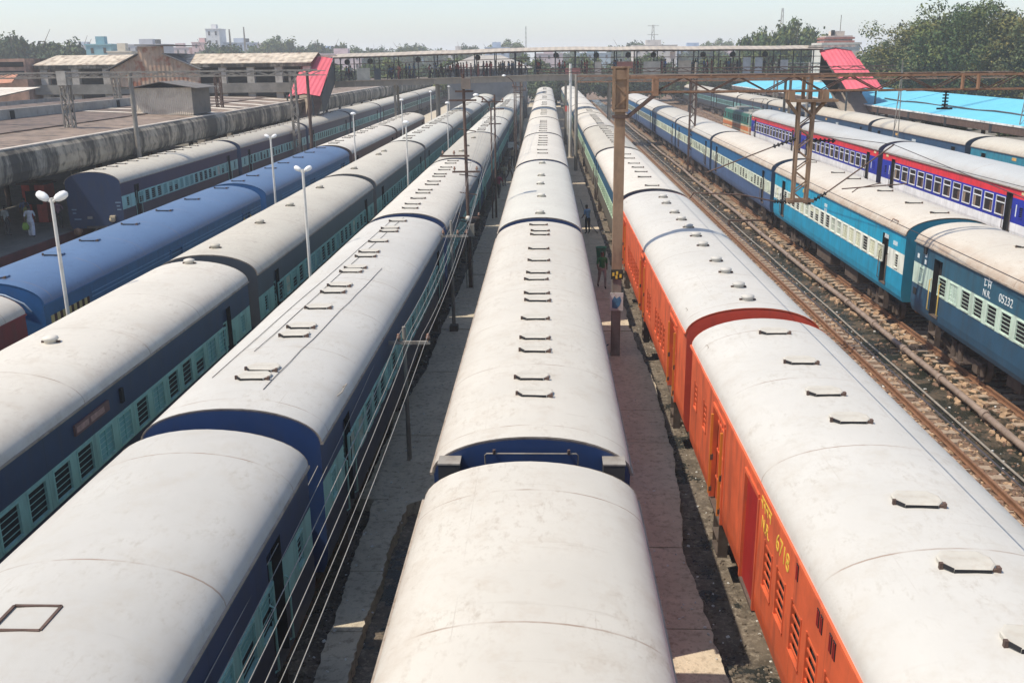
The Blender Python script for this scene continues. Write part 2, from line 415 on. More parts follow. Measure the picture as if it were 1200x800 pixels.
def window_mesh(style, variant, framec, shutter, w, h):
    """opening centre at origin, outward +x"""
    mb = MB(); t = .035; o = .014; dp = -.035
    hy, hz = w / 2, h / 2
    def fr(y0, y1, z0, z1, x0, x1, m): mb.box(x0, x1, y0, y1, z0, z1, m)
    # surround and reveal
    fr(-hy - t, -hy + .004, -hz - t, hz + t, dp, o, 0); fr(hy - .004, hy + t, -hz - t, hz + t, dp, o, 0)
    fr(-hy, hy, hz - .004, hz + t, dp, o + .006, 0); fr(-hy, hy, -hz - t - .01, -hz + .004, dp, o + .02, 0)
    if style == 'ac':
        fr(-hy, hy, hz * .32, hz * .32 + .05, dp, o, 0)
        fr(-hy, hy, -hz, hz, dp - .01, dp + .015, 1)
        if variant % 2: fr(-hy + .05, -hy + .3, -hz + .03, hz * .3, dp + .016, dp + .02, 3)
        if variant == 2: fr(hy - .35, hy - .1, -hz + .03, hz * .1, dp + .016, dp + .02, 4)
        return mb.mesh("window", [framec, GLASSD, BLACK, CURT, CURT2])
    if variant in (0, 3):       # shutter lifted, bars over the dark opening
        fr(-hy, hy, -hz, hz, dp - .012, dp - .004, 2)
        if variant == 3: fr(-hy + .01, hy - .01, hz * .1, hz - .01, dp, dp + .02, 1); 
    elif variant == 1:          # louvred shutter down
        fr(-hy, hy, -hz, hz, dp, dp + .01, 1)
        k = 11
        for i in range(k):
            z = -hz + .05 + (h - .1) * i / (k - 1)
            mb.add([(dp + .01, -hy + .05, z), (dp + .01, hy - .05, z), (dp + .032, hy - .05, z - .02), (dp + .032, -hy + .05, z - .02)], [(0, 1, 2, 3)], 1)
            mb.add([(dp + .01, -hy + .05, z - .024), (dp + .01, hy - .05, z - .024), (dp + .032, hy - .05, z - .02), (dp + .032, -hy + .05, z - .02)], [(3, 2, 1, 0)], 2)
        fr(-.02, .02, -hz, hz, dp + .01, dp + .036, 1)
    elif variant == 2:          # plain shutter down
        fr(-hy, hy, -hz, hz, dp, dp + .012, 3)
        fr(-hy + .05, hy - .05, -.012, .012, dp + .01, dp + .03, 0)
    if variant != 2:
        k = 4
        for i in range(k):
            z = -hz + h * (i + 1) / (k + 1)
            mb.box(-.012, -.002, -hy, hy, z - .006, z + .006, 0)
    return mb.mesh("window", [framec, shutter, DARK, paint("frosted_pane", (.42, .46, .38), .4, .2, 2)])
GLASSD = glass("tinted_glass", (.035, .03, .03))
CURT = paint("curtain_beige", (.30, .22, .15), .9, .2, 3)
CURT2 = paint("curtain_dark", (.12, .07, .05), .9, .2, 3)

def door_mesh(up, band, low, w, z0, z1, zb0, zb1, open_):
    """door recess filler: leaf set back into the opening; local: y centred, z from the rail, outward +x from x=0 at wall plane"""
    mb = MB(); hy = w / 2; dp = -.16
    if open_: mb.box(-.6, -.59, -hy, hy, z0, z1, 3)
    leafm = [(z0, zb0, 2), (zb0, zb1, 1), (zb1, z1, 0)]
    for a, b, m in leafm:
        if open_: mb.box(dp - .3, dp, hy - .05, hy - .01, a, b, m)
        else: mb.box(dp, dp + .03, -hy, hy, a, b, m)
    if not open_:
        mb.box(dp + .03, dp + .045, -hy * .5, hy * .5, zb0 + .12, zb1 - .05, 3)
        for i in range(4): mb.box(dp + .045, dp + .06, -hy * .5, hy * .5, zb0 + .2 + i * .13, zb0 + .215 + i * .13, 1)
        mb.box(dp + .03, dp + .08, -hy + .06, -hy + .09, z0 + .7, z0 + .95, 4)
    for s in (-1, 1): mb.box(dp - .1, -.002, s * hy - .004, s * hy + .004, z0, z1, 3)
    mb.box(dp - .4, 0, -hy, hy, z1 - .003, z1 + .003, 3)
    mb.box(dp - .4, .0, -hy, hy, z0 - .02, z0 + .004, 5)
    return mb.mesh("door", [up, band, low, DARK, YELLOW, STEEL])
def rail_mesh(mat, z0, z1):
    mb = MB(); mb.tube([(0, 0, z0), (.06, 0, z0 + .04), (.06, 0, z1 - .04), (0, 0, z1)], .019, 6); return mb.mesh("handrail", [mat])
def step_mesh():
    mb = MB()
    for z in (.55, .85): mb.box(-.26, 0, -.3, .3, z, z + .035)
    for s in (-1, 1): mb.box(-.22, -.02, s * .3 - .015, s * .3 + .015, .5, 1.24)
    return mb.mesh("footstep", [STEEL])
def wheel_mesh():
    mb = MB(); mb.lathe([(.02, -.06), (.06, -.06), (.38, -.03), (.40, -.07), (.455, -.07), (.46, .04), (.49, .05), (.49, .08), (.38, .08), (.1, .05), (.02, .06)], axis='x', n=24)
    return mb.mesh("wheel", [STEEL])
def bogie_frame_mesh():
    mb = MB()
    for s in (-1, 1):
        x = s * 1.02
        mb.bar((x, -1.75, .62), (x, -1.1, .62), .14, .18); mb.bar((x, -1.1, .62), (x, -.7, .48), .14, .2); mb.bar((x, -.7, .48), (x, .7, .48), .16, .24)
        mb.bar((x, .7, .48), (x, 1.1, .62), .14, .2); mb.bar((x, 1.1, .62), (x, 1.75, .62), .14, .18)
        for y in (-1.45, 1.45):
            mb.box(x - .12, x + .14, y - .14, y + .14, .32, .6)
            for q in (-.3, .3): mb.tube([(x, y + q, .3), (x, y + q, .62)], .085, 10)
        for q in (-.28, .28): mb.tube([(x + s * .1, q, .35), (x + s * .1, q, .95)], .11, 10)
        mb.box(x - .2, x + .25, -.5, .5, .28, .36)
    mb.box(-1.1, 1.1, -.3, .3, .5, .85)
    for y in (-1.45, 1.45): mb.tube([(-.95, y, .46), (.95, y, .46)], .08, 10)
    return mb.mesh("bogie", [STEEL])
def gear_mesh():
    mb = MB(); r = random.Random(3)
    for y0, y1, w, z in ((6.2, 8.0, 1.25, .55), (8.6, 9.3, 1.1, .7), (10.2, 12.6, 1.3, .55), (13.4, 14.3, 1.15, .65)):
        mb.box(-w, w, y0, y1, z, BOT)
    mb.tube([(1.2, 1, 1.08), (1.2, 20, 1.08)], .04, 6); mb.tube([(-1.2, 1, 1.08), (-1.2, 20, 1.08)], .04, 6)
    mb.box(-.2, .2, .2, 21.1, 1.0, BOT)
    return mb.mesh("underframe", [STEEL])
def bellows_mesh():
    mb = MB()
    for i in range(4):
        y = -.06 - i * .11; k = .06 if i % 2 else 0
        mb.box(-.62 + k, .62 - k, y - .11, y, 1.2, 3.45 - k)
    return mb.mesh("vestibule_bellows", [BLACK])
def buffer_mesh():
    mb = MB(); mb.tube([(0, 0, 0), (0, -.42, 0)], .1, 12); mb.lathe([(.0, -.5), (.22, -.49), (.23, -.44), (.1, -.42)], axis='y', n=16)
    return mb.mesh("buffer", [RUST])
def endrail_mesh(mat):
    mb = MB(); mb.tube([(-.75, -.05, 3.98), (-.75, -.13, 4.17), (-.72, -.13, 4.2), (.72, -.13, 4.2), (.75, -.13, 4.17), (.75, -.05, 3.98)], .012, 6)
    for x in (-.6, .6): mb.tube([(x, -.02, 4.16), (x, -.14, 4.2), (x, -.14, 4.27)], .025, 6, 1)
    return mb.mesh("end_handrail", [mat, RUSTD])
def endbox_mesh():
    mb = MB(); mb.box(-.17, .17, -.32, 0, -.16, .1); mb.box(-.18, .18, -.33, 0, .1, .125, 1); return mb.mesh("jumper_box", [BLACK, GREYP])

def P(name, c, **k):
    k.setdefault('rndtint', .12); k.setdefault('seam', 1.9)
    return paint(name, c, k.pop('rough', .5), k.pop('var', .14), k.pop('scale', 1.4), k.pop('dirt', None), k.pop('dirt_amt', .3), streak=1, **k)
LIV = {
    # upper, band, lower, end, frame, shutter, roof
    'teal_navy':   dict(up=P('navy_paint', (.020, .040, .10)), band=P('teal_band', (.30, .51, .45)), low=P('navy_low', (.018, .030, .065)), end=P('navy_end', (.012, .038, .12)), shut=P('teal_shutter', (.17, .38, .35)), roof='cream'),
    'slate_teal':  dict(up=P('slate_paint', (.035, .052, .085)), band=P('grey_teal_band', (.22, .44, .41)), low=P('slate_low', (.035, .045, .06)), end=P('slate_end', (.05, .06, .075)), shut=P('grey_teal_shutter', (.15, .34, .33)), roof='beige'),
    'purple_teal': dict(up=P('violet_navy', (.03, .03, .075)), band=P('pale_teal_band', (.30, .56, .52)), low=P('violet_low', (.035, .035, .06)), end=P('navy_front', (.014, .032, .085)), shut=P('pale_teal_shutter', (.16, .36, .34)), roof='beige'),
    'mint_navy':   dict(up=P('petrol_paint', (.028, .105, .16)), band=P('mint_band', (.58, .72, .60)), low=P('petrol_low', (.025, .085, .15)), end=P('petrol_end', (.03, .09, .12)), shut=P('mint_shutter', (.50, .62, .52)), roof='pinkcream'),
    'bright_teal': dict(up=P('bright_teal_paint', (.012, .30, .46)), band=P('white_band', (.74, .76, .66)), low=P('bright_teal_low', (.010, .27, .44)), end=P('teal_end', (.02, .17, .25)), shut=P('cream_shutter', (.60, .60, .42)), roof='pinkcream'),
    'blue_cream':  dict(up=P('blue_paint', (.018, .12, .27)), band=P('cream_band', (.66, .70, .56)), low=P('steel_blue_low', (.07, .12, .24)), end=P('blue_end', (.03, .06, .11)), shut=P('cream_shutter_b', (.50, .54, .42)), roof='pinkcream'),
    'green_blue':  dict(up=P('mid_blue_paint', (.03, .10, .17)), band=P('pale_green_band', (.46, .58, .42)), low=P('grey_low', (.17, .15, .12)), end=P('navy_end2', (.025, .03, .06)), shut=P('pale_green_shutter', (.42, .58, .38)), roof='cream'),
    'far_blue':    dict(up=P('deep_blue_paint', (.03, .075, .14)), band=P('deep_blue_band', (.035, .09, .16)), low=P('deep_blue_low', (.03, .07, .13)), end=P('far_end', (.02, .04, .07)), shut=P('deep_shutter', (.06, .12, .18)), roof='beige'),
    'far_teal':    dict(up=P('sea_teal_paint', (.03, .22, .30)), band=P('sea_teal_band', (.05, .26, .33)), low=P('sea_teal_low', (.03, .20, .28)), end=P('sea_end', (.02, .1, .14)), shut=P('sea_shutter', (.1, .25, .3)), roof='beige'),
    'maroon':      dict(up=P('maroon_paint', (.17, .045, .04)), band=P('maroon_band', (.2, .05, .045)), low=P('maroon_low', (.14, .04, .035)), end=P('maroon_end', (.05, .03, .03)), shut=P('maroon_shutter', (.1, .04, .04)), roof='cream'),
}
ROOFC = {
    'cream': roofmat('cream_roof', (.58, .54, .465), (.36, .28, .20), .40),
    'white': roofmat('white_roof', (.495, .475, .43), (.36, .30, .22), .34, eamt=.2),
    'beige': roofmat('beige_roof', (.475, .44, .365), (.31, .25, .20), .45),
    'grey':  roofmat('grey_cream_roof', (.53, .51, .445), (.40, .36, .31), .34),
    'pinkcream': roofmat('pale_pink_roof', (.53, .485, .41), (.40, .31, .23), .40, eamt=.7, edge=(.34, .23, .15)),
    'lightgrey': roofmat('light_grey_roof', (.43, .44, .43), (.33, .33, .31), .3, seam=6.0),
    'bluer': roofmat('blue_roof', (.08, .14, .25), (.06, .10, .19), .6, edge=(.08, .13, .24), rough=.42),
}
ROOFG = paint("roof_gutter", (.30, .25, .20), .8, .2, 2, (.12, .08, .05), .4)
ZB0, ZB1 = 2.28, 3.04
DOOR_Y = (2.15, LEN - 2.15); DW = .72
def sleeper_windows(pitch=.94, w=.56, n=18):
    mid = LEN / 2; return [mid + (i - (n - 1) / 2) * pitch for i in range(n)]

def coach(near_y, X, liv, label, group, detail=0, sides=(), roof=None, vents=(), vkind='vent', front=False, wstyle='sl', seed=0, extra=None, name='railway_coach'):
    """detail 2: windows, doors, bogies as parts; 1: windows in the wall mesh; sides: which sides carry detail"""
    Lv = LIV[liv]; r = random.Random(seed * 7 + int(near_y * 3) + int(X * 11))
    rt = root(name, (X, near_y, RZ), label, 'train coach', group)
    up, band, low, end = Lv['up'], Lv['band'], Lv['low'], Lv['end']
    nw, pitch, ww, wh, wz = (18, .94, .62, .60, 2.66) if wstyle == 'sl' else (12, 1.40, 1.0, .90, 2.72)
    if wstyle == 'ac': pitch = 1.38
    wy = sleeper_windows(pitch, ww, nw)
    ty = (.78, LEN - .78)
    rows = Lv.get('rows') or [(ZB0, 2), (ZB1, 1), (EAVE, 0)]
    ops = [(y - ww / 2, y + ww / 2, wz - wh / 2, wz + wh / 2) for y in wy] + [(y - .17, y + .17, 2.42, 2.92) for y in ty] + [(y - DW / 2, y + DW / 2, 1.5, 3.48) for y in DOOR_Y]
    rm = ROOFC[roof or Lv['roof']]
    if detail >= 2:
        mk("body", cached(('body', liv, tuple(sides), wstyle), lambda: wall_mesh(rows, {s: ops for s in sides}, [up, band, low, end, DARK])), rt)
        mk("interior", cached(('liner',), liner_mesh), rt)
    else:
        def farbody():
            me_ops = {s: ops for s in sides}
            return wall_mesh(rows, me_ops, [up, band, low, end, DARK])
        mk("body", cached(('body', liv, tuple(sides), wstyle), farbody), rt)
        mk("interior", cached(('liner',), liner_mesh), rt)
    mk("roof", cached(('roof', rm.name, end.name), lambda: roof_mesh(rm, ROOFG if liv != 'parcel' else end)), rt)
    for s in sides:
        if detail < 2: continue
        rz = 0 if s > 0 else math.pi
        for i, y in enumerate(wy):
            v = r.choices([0, 1, 2, 3], [8, 3, 1, 2])[0] if wstyle == 'sl' else r.randrange(3)
            fm = Lv['band'] if wstyle == 'sl' else Lv.get('frame', WHITEP)
            mk("window", cached(('win', liv, wstyle, v, 0), lambda: window_mesh(wstyle, v, fm, Lv['shut'], ww, wh)), rt, (s * HW, y, wz), rz)
        for y in ty:
            v = r.choice([0, 1])
            mk("window", cached(('win', liv, 't', v, 0), lambda: window_mesh('sl', v, Lv['band'], Lv['shut'], .34, .5)), rt, (s * HW, y, 2.67), rz)
        for i, y in enumerate(DOOR_Y):
            op = r.random() < .45 or (X == XH and near_y < 40) or X == XA
            mk("door", cached(('door', liv, op), lambda: door_mesh(up, band, low, DW, 1.5, 3.48, ZB0, ZB1, op)), rt, (s * HW, y, 0), rz)
            for q in (-1, 1):
                mk("handrail", cached(('rail', liv), lambda: rail_mesh(YELLOW if liv in ('mint_navy',) else STEEL if X > 0 else Lv['band'], 1.62, 2.75)), rt, (s * HW, y + q * (DW / 2 + .06), 0), rz)
            mk("footstep", cached(('step',), step_mesh), rt, (s * (HW - .02), y, 0), rz)
    if detail >= 2:
        for y in (3.4, LEN - 3.4):
            b = mk("bogie", cached(('bogie',), bogie_frame_mesh), rt, (0, y, 0))
            for yy in (-1.45, 1.45):
                for s in (-1, 1): mk("wheel", cached(('wheel',), wheel_mesh), b, (s * .84, yy, .47), 0 if s < 0 else math.pi)
        mk("underframe", cached(('gear',), gear_mesh), rt)
    else:
        mk("underframe", cached(('gearf',), lambda: MB().box(-1.1, 1.1, 1.6, 5.4, .1, .9).box(-1.1, 1.1, LEN - 5.4, LEN - 1.6, .1, .9).box(-1.2, 1.2, 7, 14, .6, BOT - .01).mesh("underframe", [STEEL])), rt)
    if not (X == XA and near_y < 60): mk("vestibule_bellows", cached(('bel',), bellows_mesh), rt)
    if near_y < 60:
        for s in (-1, 1): mk("buffer", cached(('buf',), buffer_mesh), rt, (s * .98, 0, 1.1))
    ventm = {'vent': lambda: vent_mesh(rm), 'cap': lambda: cap_mesh(rm)}
    for v in vents:
        y, k = v if isinstance(v, tuple) else (v, vkind)
        mk("roof_vent", cached(('v', k, rm.name), ventm[k]), rt, (r.uniform(-.04, .04), y + r.uniform(-.05, .05), TOP - .012), r.uniform(-.07, .07))
    if extra: extra(rt)
    return rt

def vpairs(a, b, n, r):
    out = []
    for i in range(n):
        y = a + (b - a) * i / (n - 1); out += [y, y + .95] if i % 2 == 0 else [y]
    return [y for y in out if .6 < y < LEN - .4]

# track X positions
XA, XB, XC, XD, XE, XF, XG, XH, XI, XJ = -25.73, -15.75, -10.82, -5.61, -.24, 5.04, 10.36, 15.09, 25.19, 32.78
L0 = 22.3
rv = random.Random(5)

# --- train A: beside the covered platform
gA = "coaches of the train beside the covered left platform"
rows_front = None
def frontA(rt):
    mb = MB()
    mb.lathe([(0, -.16), (.16, -.16), (.17, -.02), (.13, 0)], axis='y', n=14)
    mb.box(-.1, .2, -.2, -.02, .1, .22)
    mb.obj("tail_lamp", [paint("lamp_brass", (.55, .45, .30), .5, .2)], rt, (.95, 0, 1.75))
    MB().box(-.14, .14, -.1, 0, -.07, .07).obj("marker_plate", [GREYP], rt, (-.35, 0, 1.85))
    MB().bar((-.6, -.04, 1.3), (.6, -.04, 1.3), .08, .12).bar((0, -.1, 1.2), (0, -.5, 1.05), .1, .12).obj("coupler", [STEEL], rt)
    for x, z, w in ((-1.25, 2.3, .14), (-1.25, 2.1, .1), (-1.1, 1.75, .2), (1.35, 2.7, .16), (1.35, 2.5, .1), (1.38, 2.3, .12)):
        MB().box(-w, w, -.004, .002, -.035, .035).obj("lettering", [paint("faded_lettering", (.16, .24, .32), .7, .2, 8)], rt, (x, 0, z))
for k in range(8):
    y = 53.7 + L0 * k
    lab = "coach with dark navy rounded end wall facing the camera beside the left platform" if k == 0 else f"violet-navy coach with teal window band, {ORD[k]} from the near end beside the left platform"
    vents = [1.2 + i * (1.55) for i in range(13)] if k < 3 else ()
    coach(y, XA, 'purple_teal', lab, gA, 2 if k < 4 else 1, (1,), vents=vents, extra=frontA if k == 0 else None, seed=1)

# --- train B: red sided, two blue parcel coaches, two cream roofed maroon coaches
gB = "coaches of the train with the blue roofs, left of the lamp posts"
def cover(rt, liv_mats, seed, hazard=False, both=True):
    Y0 = rt
BLUEP = P('parcel_blue', (.035, .12, .27)); BLUED = P('parcel_blue_dark', (.02, .07, .17)); BLUEL = P('parcel_blue_line', (.12, .26, .46))
LIV['blueparcel'] = dict(up=BLUEP, band=BLUED, low=BLUEP, end=P('parcel_blue_end', (.02, .10, .26)), shut=BLUED, roof='bluer')
def parcel_coach(near_y, X, mats, label, group, roof, side, doors, louvres, vents, vkind='vent', extra=None, seed=0):
    up, low, dark, end, post = mats
    rt = root('parcel_van', (X, near_y, RZ), label, 'train coach', group)
    rows = [(1.75, 2), (3.55, 0), (EAVE, 0)]
    dops = [(y - w / 2, y + w / 2, 1.42, 3.45) for y, w, kd in doors]
    lops = [(y - w / 2, y + w / 2, z0, z1) for y, w, z0, z1 in louvres]
    mk("body", wall_mesh(rows, {side: dops + lops}, [up, up, low, end, DARK]), rt)
    mk("interior", cached(('liner',), liner_mesh), rt)
    rm = ROOFC[roof]
    mk("roof", cached(('proof', rm.name, end.name), lambda: roof_mesh(rm, up)), rt)
    rz = 0 if side > 0 else math.pi
    for y, w, kd in doors:
        mb = MB(); hy = w / 2
        dd = .07 if kd == 'dark' else 0; mb.box(-.13 + dd, -.10 + dd, -hy, hy, 1.42, 3.45, 1 if kd == 'dark' else 0)
        for s in (-1, 1): mb.box(-.16, .025, s * hy - .035, s * hy + .035, 1.42, 3.45, 0)
        mb.box(-.16, .03, -hy, hy, 3.45, 3.52, 0); mb.box(-.16, .02, -hy, hy, 1.37, 1.42, 2)
        if kd != 'dark':
            for z in (1.9, 2.5, 3.1): mb.box(-.10, -.07, -hy + .08, hy - .08, z, z + .05, 0)
            for i in range(4):
                yq = -hy + .25 + (w - .5) * i / 3; mb.box(-.10, -.075, yq - .03, yq + .03, 1.5, 3.4, 0)
        mk("sliding_door", mb.mesh("sliding_door", [up, dark, STEEL]), rt, (side * HW, y, 0), rz)
        if kd != 'dark':
            for s in (-1, 1):
                hb = MB(); hb.bar((.05, 0, 1.55), (.05, 0, 3.3), .05, .05, 0); hb.box(.0, .06, -.03, .03, 2.3, 2.42, 1); hb.box(.0, .06, -.03, .03, 1.6, 1.7, 1)
                mk("door_bar", hb.mesh("door_bar", [post, RUSTD]), rt, (side * HW, y + s * (hy - .12), 0), rz)
            mk("footstep", cached(('step',), step_mesh), rt, (side * (HW - .02), y, 0), rz)
    for y, w, z0, z1 in louvres:
        mb = MB(); h = z1 - z0; hy = w / 2
        mb.box(-.09, -.08, -hy, hy, 0, h, 1)
        nb = 5
        for i in range(nb):
            z = h * (i + .5) / nb
            mb.box(-.03, -.01, -hy, hy, z - .018, z + .018, 0)
        for s in (-1, 1): mb.box(-.05, .012, s * hy - .02, s * hy + .02, -.02, h + .02, 0)
        mb.box(-.05, .02, -hy - .02, hy + .02, -.04, 0, 0)
        mk("barred_opening", mb.mesh("barred_opening", [up, DARK]), rt, (side * HW, y, z0), rz)
    for y in (3.4, LEN - 3.4):
        b = mk("bogie", cached(('bogie',), bogie_frame_mesh), rt, (0, y, 0))
        for yy in (-1.45, 1.45):
            for s in (-1, 1): mk("wheel", cached(('wheel',), wheel_mesh), b, (s * .84, yy, .47), 0 if s < 0 else math.pi)
    mk("underframe", cached(('gear',), gear_mesh), rt)
    mk("vestibule_bellows", cached(('bel',), bellows_mesh), rt)
    for s in (-1, 1): mk("buffer", cached(('buf',), buffer_mesh), rt, (s * .98, 0, 1.1))
    r = random.Random(seed)
    vm = {'vent': lambda: vent_mesh(rm), 'cap': lambda: cap_mesh(rm)}
    for y in vents: mk("roof_vent", cached(('v', vkind, rm.name), vm[vkind]), rt, (r.uniform(-.04, .04), y, TOP - .012), r.uniform(-.08, .08))
    if extra: extra(rt)
    return rt
MAR = P('crimson_paint', (.19, .012, .022)); MARD = P('crimson_dark', (.1, .01, .015))
parcel_coach(3.35, XB, (MAR, MAR, MARD, MARD, YELLOW), "crimson-sided coach with a cream roof cut off by the left picture edge", gB, 'cream', 1, [], [], [], seed=3)
def hazard(rt):
    mb = MB()
    for i in range(7):
        mb.box(.002, .02, .3 + i * .34, .3 + i * .34 + .17, 1.9, 3.4, 0)
        mb.box(.0, .016, .3 + i * .34 + .17, .3 + (i + 1) * .34, 1.9, 3.4, 1)
    mb.obj("striped_panel", [paint("stripe_yellow", (.50, .38, .16), .6, .2), paint("stripe_maroon", (.06, .02, .02), .7, .2)], rt, (HW, 0, 0))
    mb = MB(); mb.tube([(1.25, -.03, 3.6), (1.1, -.1, 3.85), (.6, -.12, 4.1), (-.2, -.12, 4.25)], .03, 6); mb.obj("end_handrail", [paint("pale_blue_grey", (.35, .42, .5), .5)], rt)
def blueline(rt):
    for z in (3.32, 3.45): MB().box(0, .012, 2.9, LEN, z, z + .03).obj("waist_line", [BLUEL], rt, (HW, 0, 0))
for k in range(2):
    y = 25.65 + L0 * k
    vy = [.7, 4.0, 6.5, 9.9, 13.3, 16.6, 20.4] if k == 0 else [.9, 3.3, 6.9, 9.8, 13.2, 16.5, 19.8]
    lv = [(3.4 + i * 1.5, .8, 2.3, 3.1) for i in range(4)] + [(11.2 + i * 1.5, .8, 2.3, 3.1) for i in range(5)]
    parcel_coach(y, XB, (BLUEP, BLUEP, BLUED, P('parcel_blue_end', (.02, .10, .26)), YELLOW), "blue van with sky-blue roof and a yellow and maroon striped panel at its corner" if k == 0 else "blue parcel van with sky-blue roof, without the striped panel, farther from the camera",
                 gB, 'bluer', 1, [(10.0, 1.2, 'dark'), (18.9, 1.2, 'plain')], lv, vy, extra=(lambda rt: (hazard(rt), blueline(rt))) if k == 0 else blueline, seed=10 + k)
for k in (2, 3):
    coach(25.65 + L0 * k, XB, 'maroon', "cream-roofed maroon coach directly behind the blue parcel vans" if k == 2 else "cream-roofed maroon coach ending the short train, its rounded far end free", gB, 2, (1,), vents=vpairs(1.2, 19, 8, rv), seed=5)

# --- train C
gC = "coaches of the cream-roofed train third from the left"
CV = {-1: [(12.5, 'cap'), (20.95, 'cap')], 0: [(1.05, 'cap'), (6.0, 'cap'), (10.4, 'cap'), (16.2, 'cap')], 1: [(2.2, 'cap'), (10.5, 'cap'), (12.8, 'cap')]}
def signC(rt):
    mb = MB(); mb.box(.005, .05, -.75, .75, -.11, .11, 0); mb.box(.05, .056, -.7, -.2, -.06, .06, 1); mb.box(.05, .056, -.1, .5, -.06, .06, 1)
    mb.obj("destination_board", [paint("board_brown", (.16, .08, .07), .7, .2, 4), paint("board_letters", (.35, .2, .17), .7, .3, 9)], rt, (HW, 10.6, 3.42))
    MB().box(.0, .06, -.06, .06, -.16, .16).obj("side_lamp", [DARK], rt, (HW, 12.0, 3.4))
for k in range(-1, 9):
    lab = ("large cream-roofed slate coach entering at the lower left with a brown destination board" if k == -1 else
           f"slate coach with beige roof, {ORD[k+1]} from the near end of the third train from left")
    vents = CV.get(k, ()) or (vpairs(1.3, 19, 7, rv) if k in (2, 3, 4) else ())
    coach(29.54 + L0 * k, XC, 'teal_navy' if k == -1 else 'slate_teal', lab, gC, 2 if k < 4 else 1, (1,), roof='cream' if k == -1 else 'beige' if k < 2 else 'grey', vents=vents, extra=signC if k == -1 else None, seed=2)

# --- train D
gD = "coaches of the train just left of the centre train"
DV = {0: [1.7, 2.3, 4.7, 5.4, 7.1, 8.8, 9.5, 11.3, 11.9, 13.6, 14.3, 16.1, 18.1, 18.7, 20.3], 1: [1.2, 2.4, 4.2, 5.9, 6.9, 9.0, 10.2, 12.3, 13.4, 15.4, 16.7, 18.9, 20.2]}
def hatchD(rt):
    mb = MB()
    for a, b in (((-.27, -.24), (.27, -.24)), ((.27, -.24), (.27, .24)), ((.27, .24), (-.27, .24)), ((-.27, .24), (-.27, -.24))):
        mb.bar((a[0], a[1], 0), (b[0], b[1], 0), .035, .02)
    o = mb.obj("roof_hatch", [RUSTD], rt, (-.1, 15.7, TOP + .003))
for k in range(-1, 9):
    lab = ("white-roofed navy coach filling the bottom left, a rusty square hatch outline on its roof" if k == -1 else
           "coach with loose wires and paired vents on its pale roof, behind the rusty-hatch coach" if k == 0 else
           f"navy and teal coach, {ORD[k+1]} from the near end of the train left of centre")
    v = DV.get(k) or ([] if k < 0 else vpairs(1.2, 19, 8, rv) if k in (3, 5) else [(4.0, 'cap'), (8.0, 'cap'), (15.0, 'cap')] if k == 2 else ())
    def exD(rt, k=k):
        if k == -1: hatchD(rt)
        if k == 0:
            mb = MB(); r = random.Random(4)
            for x0, x1, y0, y1 in ((-.95, -.25, 2.0, 20.5), (-.55, .1, 3.5, 21), (.35, .75, 1, 12)):
                pts = []
                for i in range(14):
                    t = i / 13; x = x0 + (x1 - x0) * t + r.uniform(-.02, .02); z = EAVE + (TOP - EAVE) * math.sqrt(max(0, 1 - (x / 1.635) ** 2)) + .012
                    pts.append((x, y0 + (y1 - y0) * t, z))
                mb.tube(pts, .008, 4)
            mb.obj("roof_wire", [WIRED], rt)
            for x in (1,):
                m2 = MB(); m2.tube([(0, -.25, 0), (x * .12, -.25, .1), (x * .12, .25, .1), (0, .25, 0)], .015, 6)
                m2.obj("lifting_lug", [GREYP], rt, (x * 1.5, 2.1, EAVE + .18))
    coach(15.64 + L0 * k, XD, 'teal_navy', lab, gD, 2 if k < 4 else 1, (1,), roof='white' if k <= 0 else 'cream' if k in (1,) else 'beige' if k == 2 else 'grey', vents=v, extra=exD, seed=3)

# --- train E (centre)
gE = "coaches of the centre train"
EV = {0: [2.08, 3.07, 4.77, 5.73, 7.41, 9.17, 9.92, 11.55, 12.44, 14.16, 16.0, 18.5, 19.3, 20.6], 1: [(.75, 'cap'), (5.65, 'cap'), (10.0, 'cap'), (13.5, 'cap'), (19.6, 'cap')],
      2: [3.6, 6.0, 9.6, 11.6, 13.5, 15.9, 18.2], 3: [1.2, 3.5, 5.8, 8.3, 11, 13, 15.2]}
def exE(rt):
    mk("end_handrail", endrail_mesh(GREYP), rt)
    for s in (-1, 1): mk("jumper_box", cached(('jb',), endbox_mesh), rt, (s * 1.32, 0, 3.98))
for k in range(-1, 9):
    lab = ("near centre coach with a wide plain cream roof filling the bottom of the picture" if k == -1 else
           "centre coach with a navy end wall and a long row of boxy roof vents" if k == 0 else
           "centre coach with four small round roof caps, beyond the one with the vent row" if k == 1 else
           f"cream-roofed coach, {ORD[k+1]} from the near end of the centre train")
    coach(14.37 + L0 * k, XE, 'teal_navy', lab, gE, 2 if k < 2 else 1, (-1, 1) if k < 2 else (), roof='cream' if k != 1 else 'grey', vents=EV.get(k, (4, 7, 10, 13) if k > 3 else ()), extra=exE if k == 0 else None, seed=4)

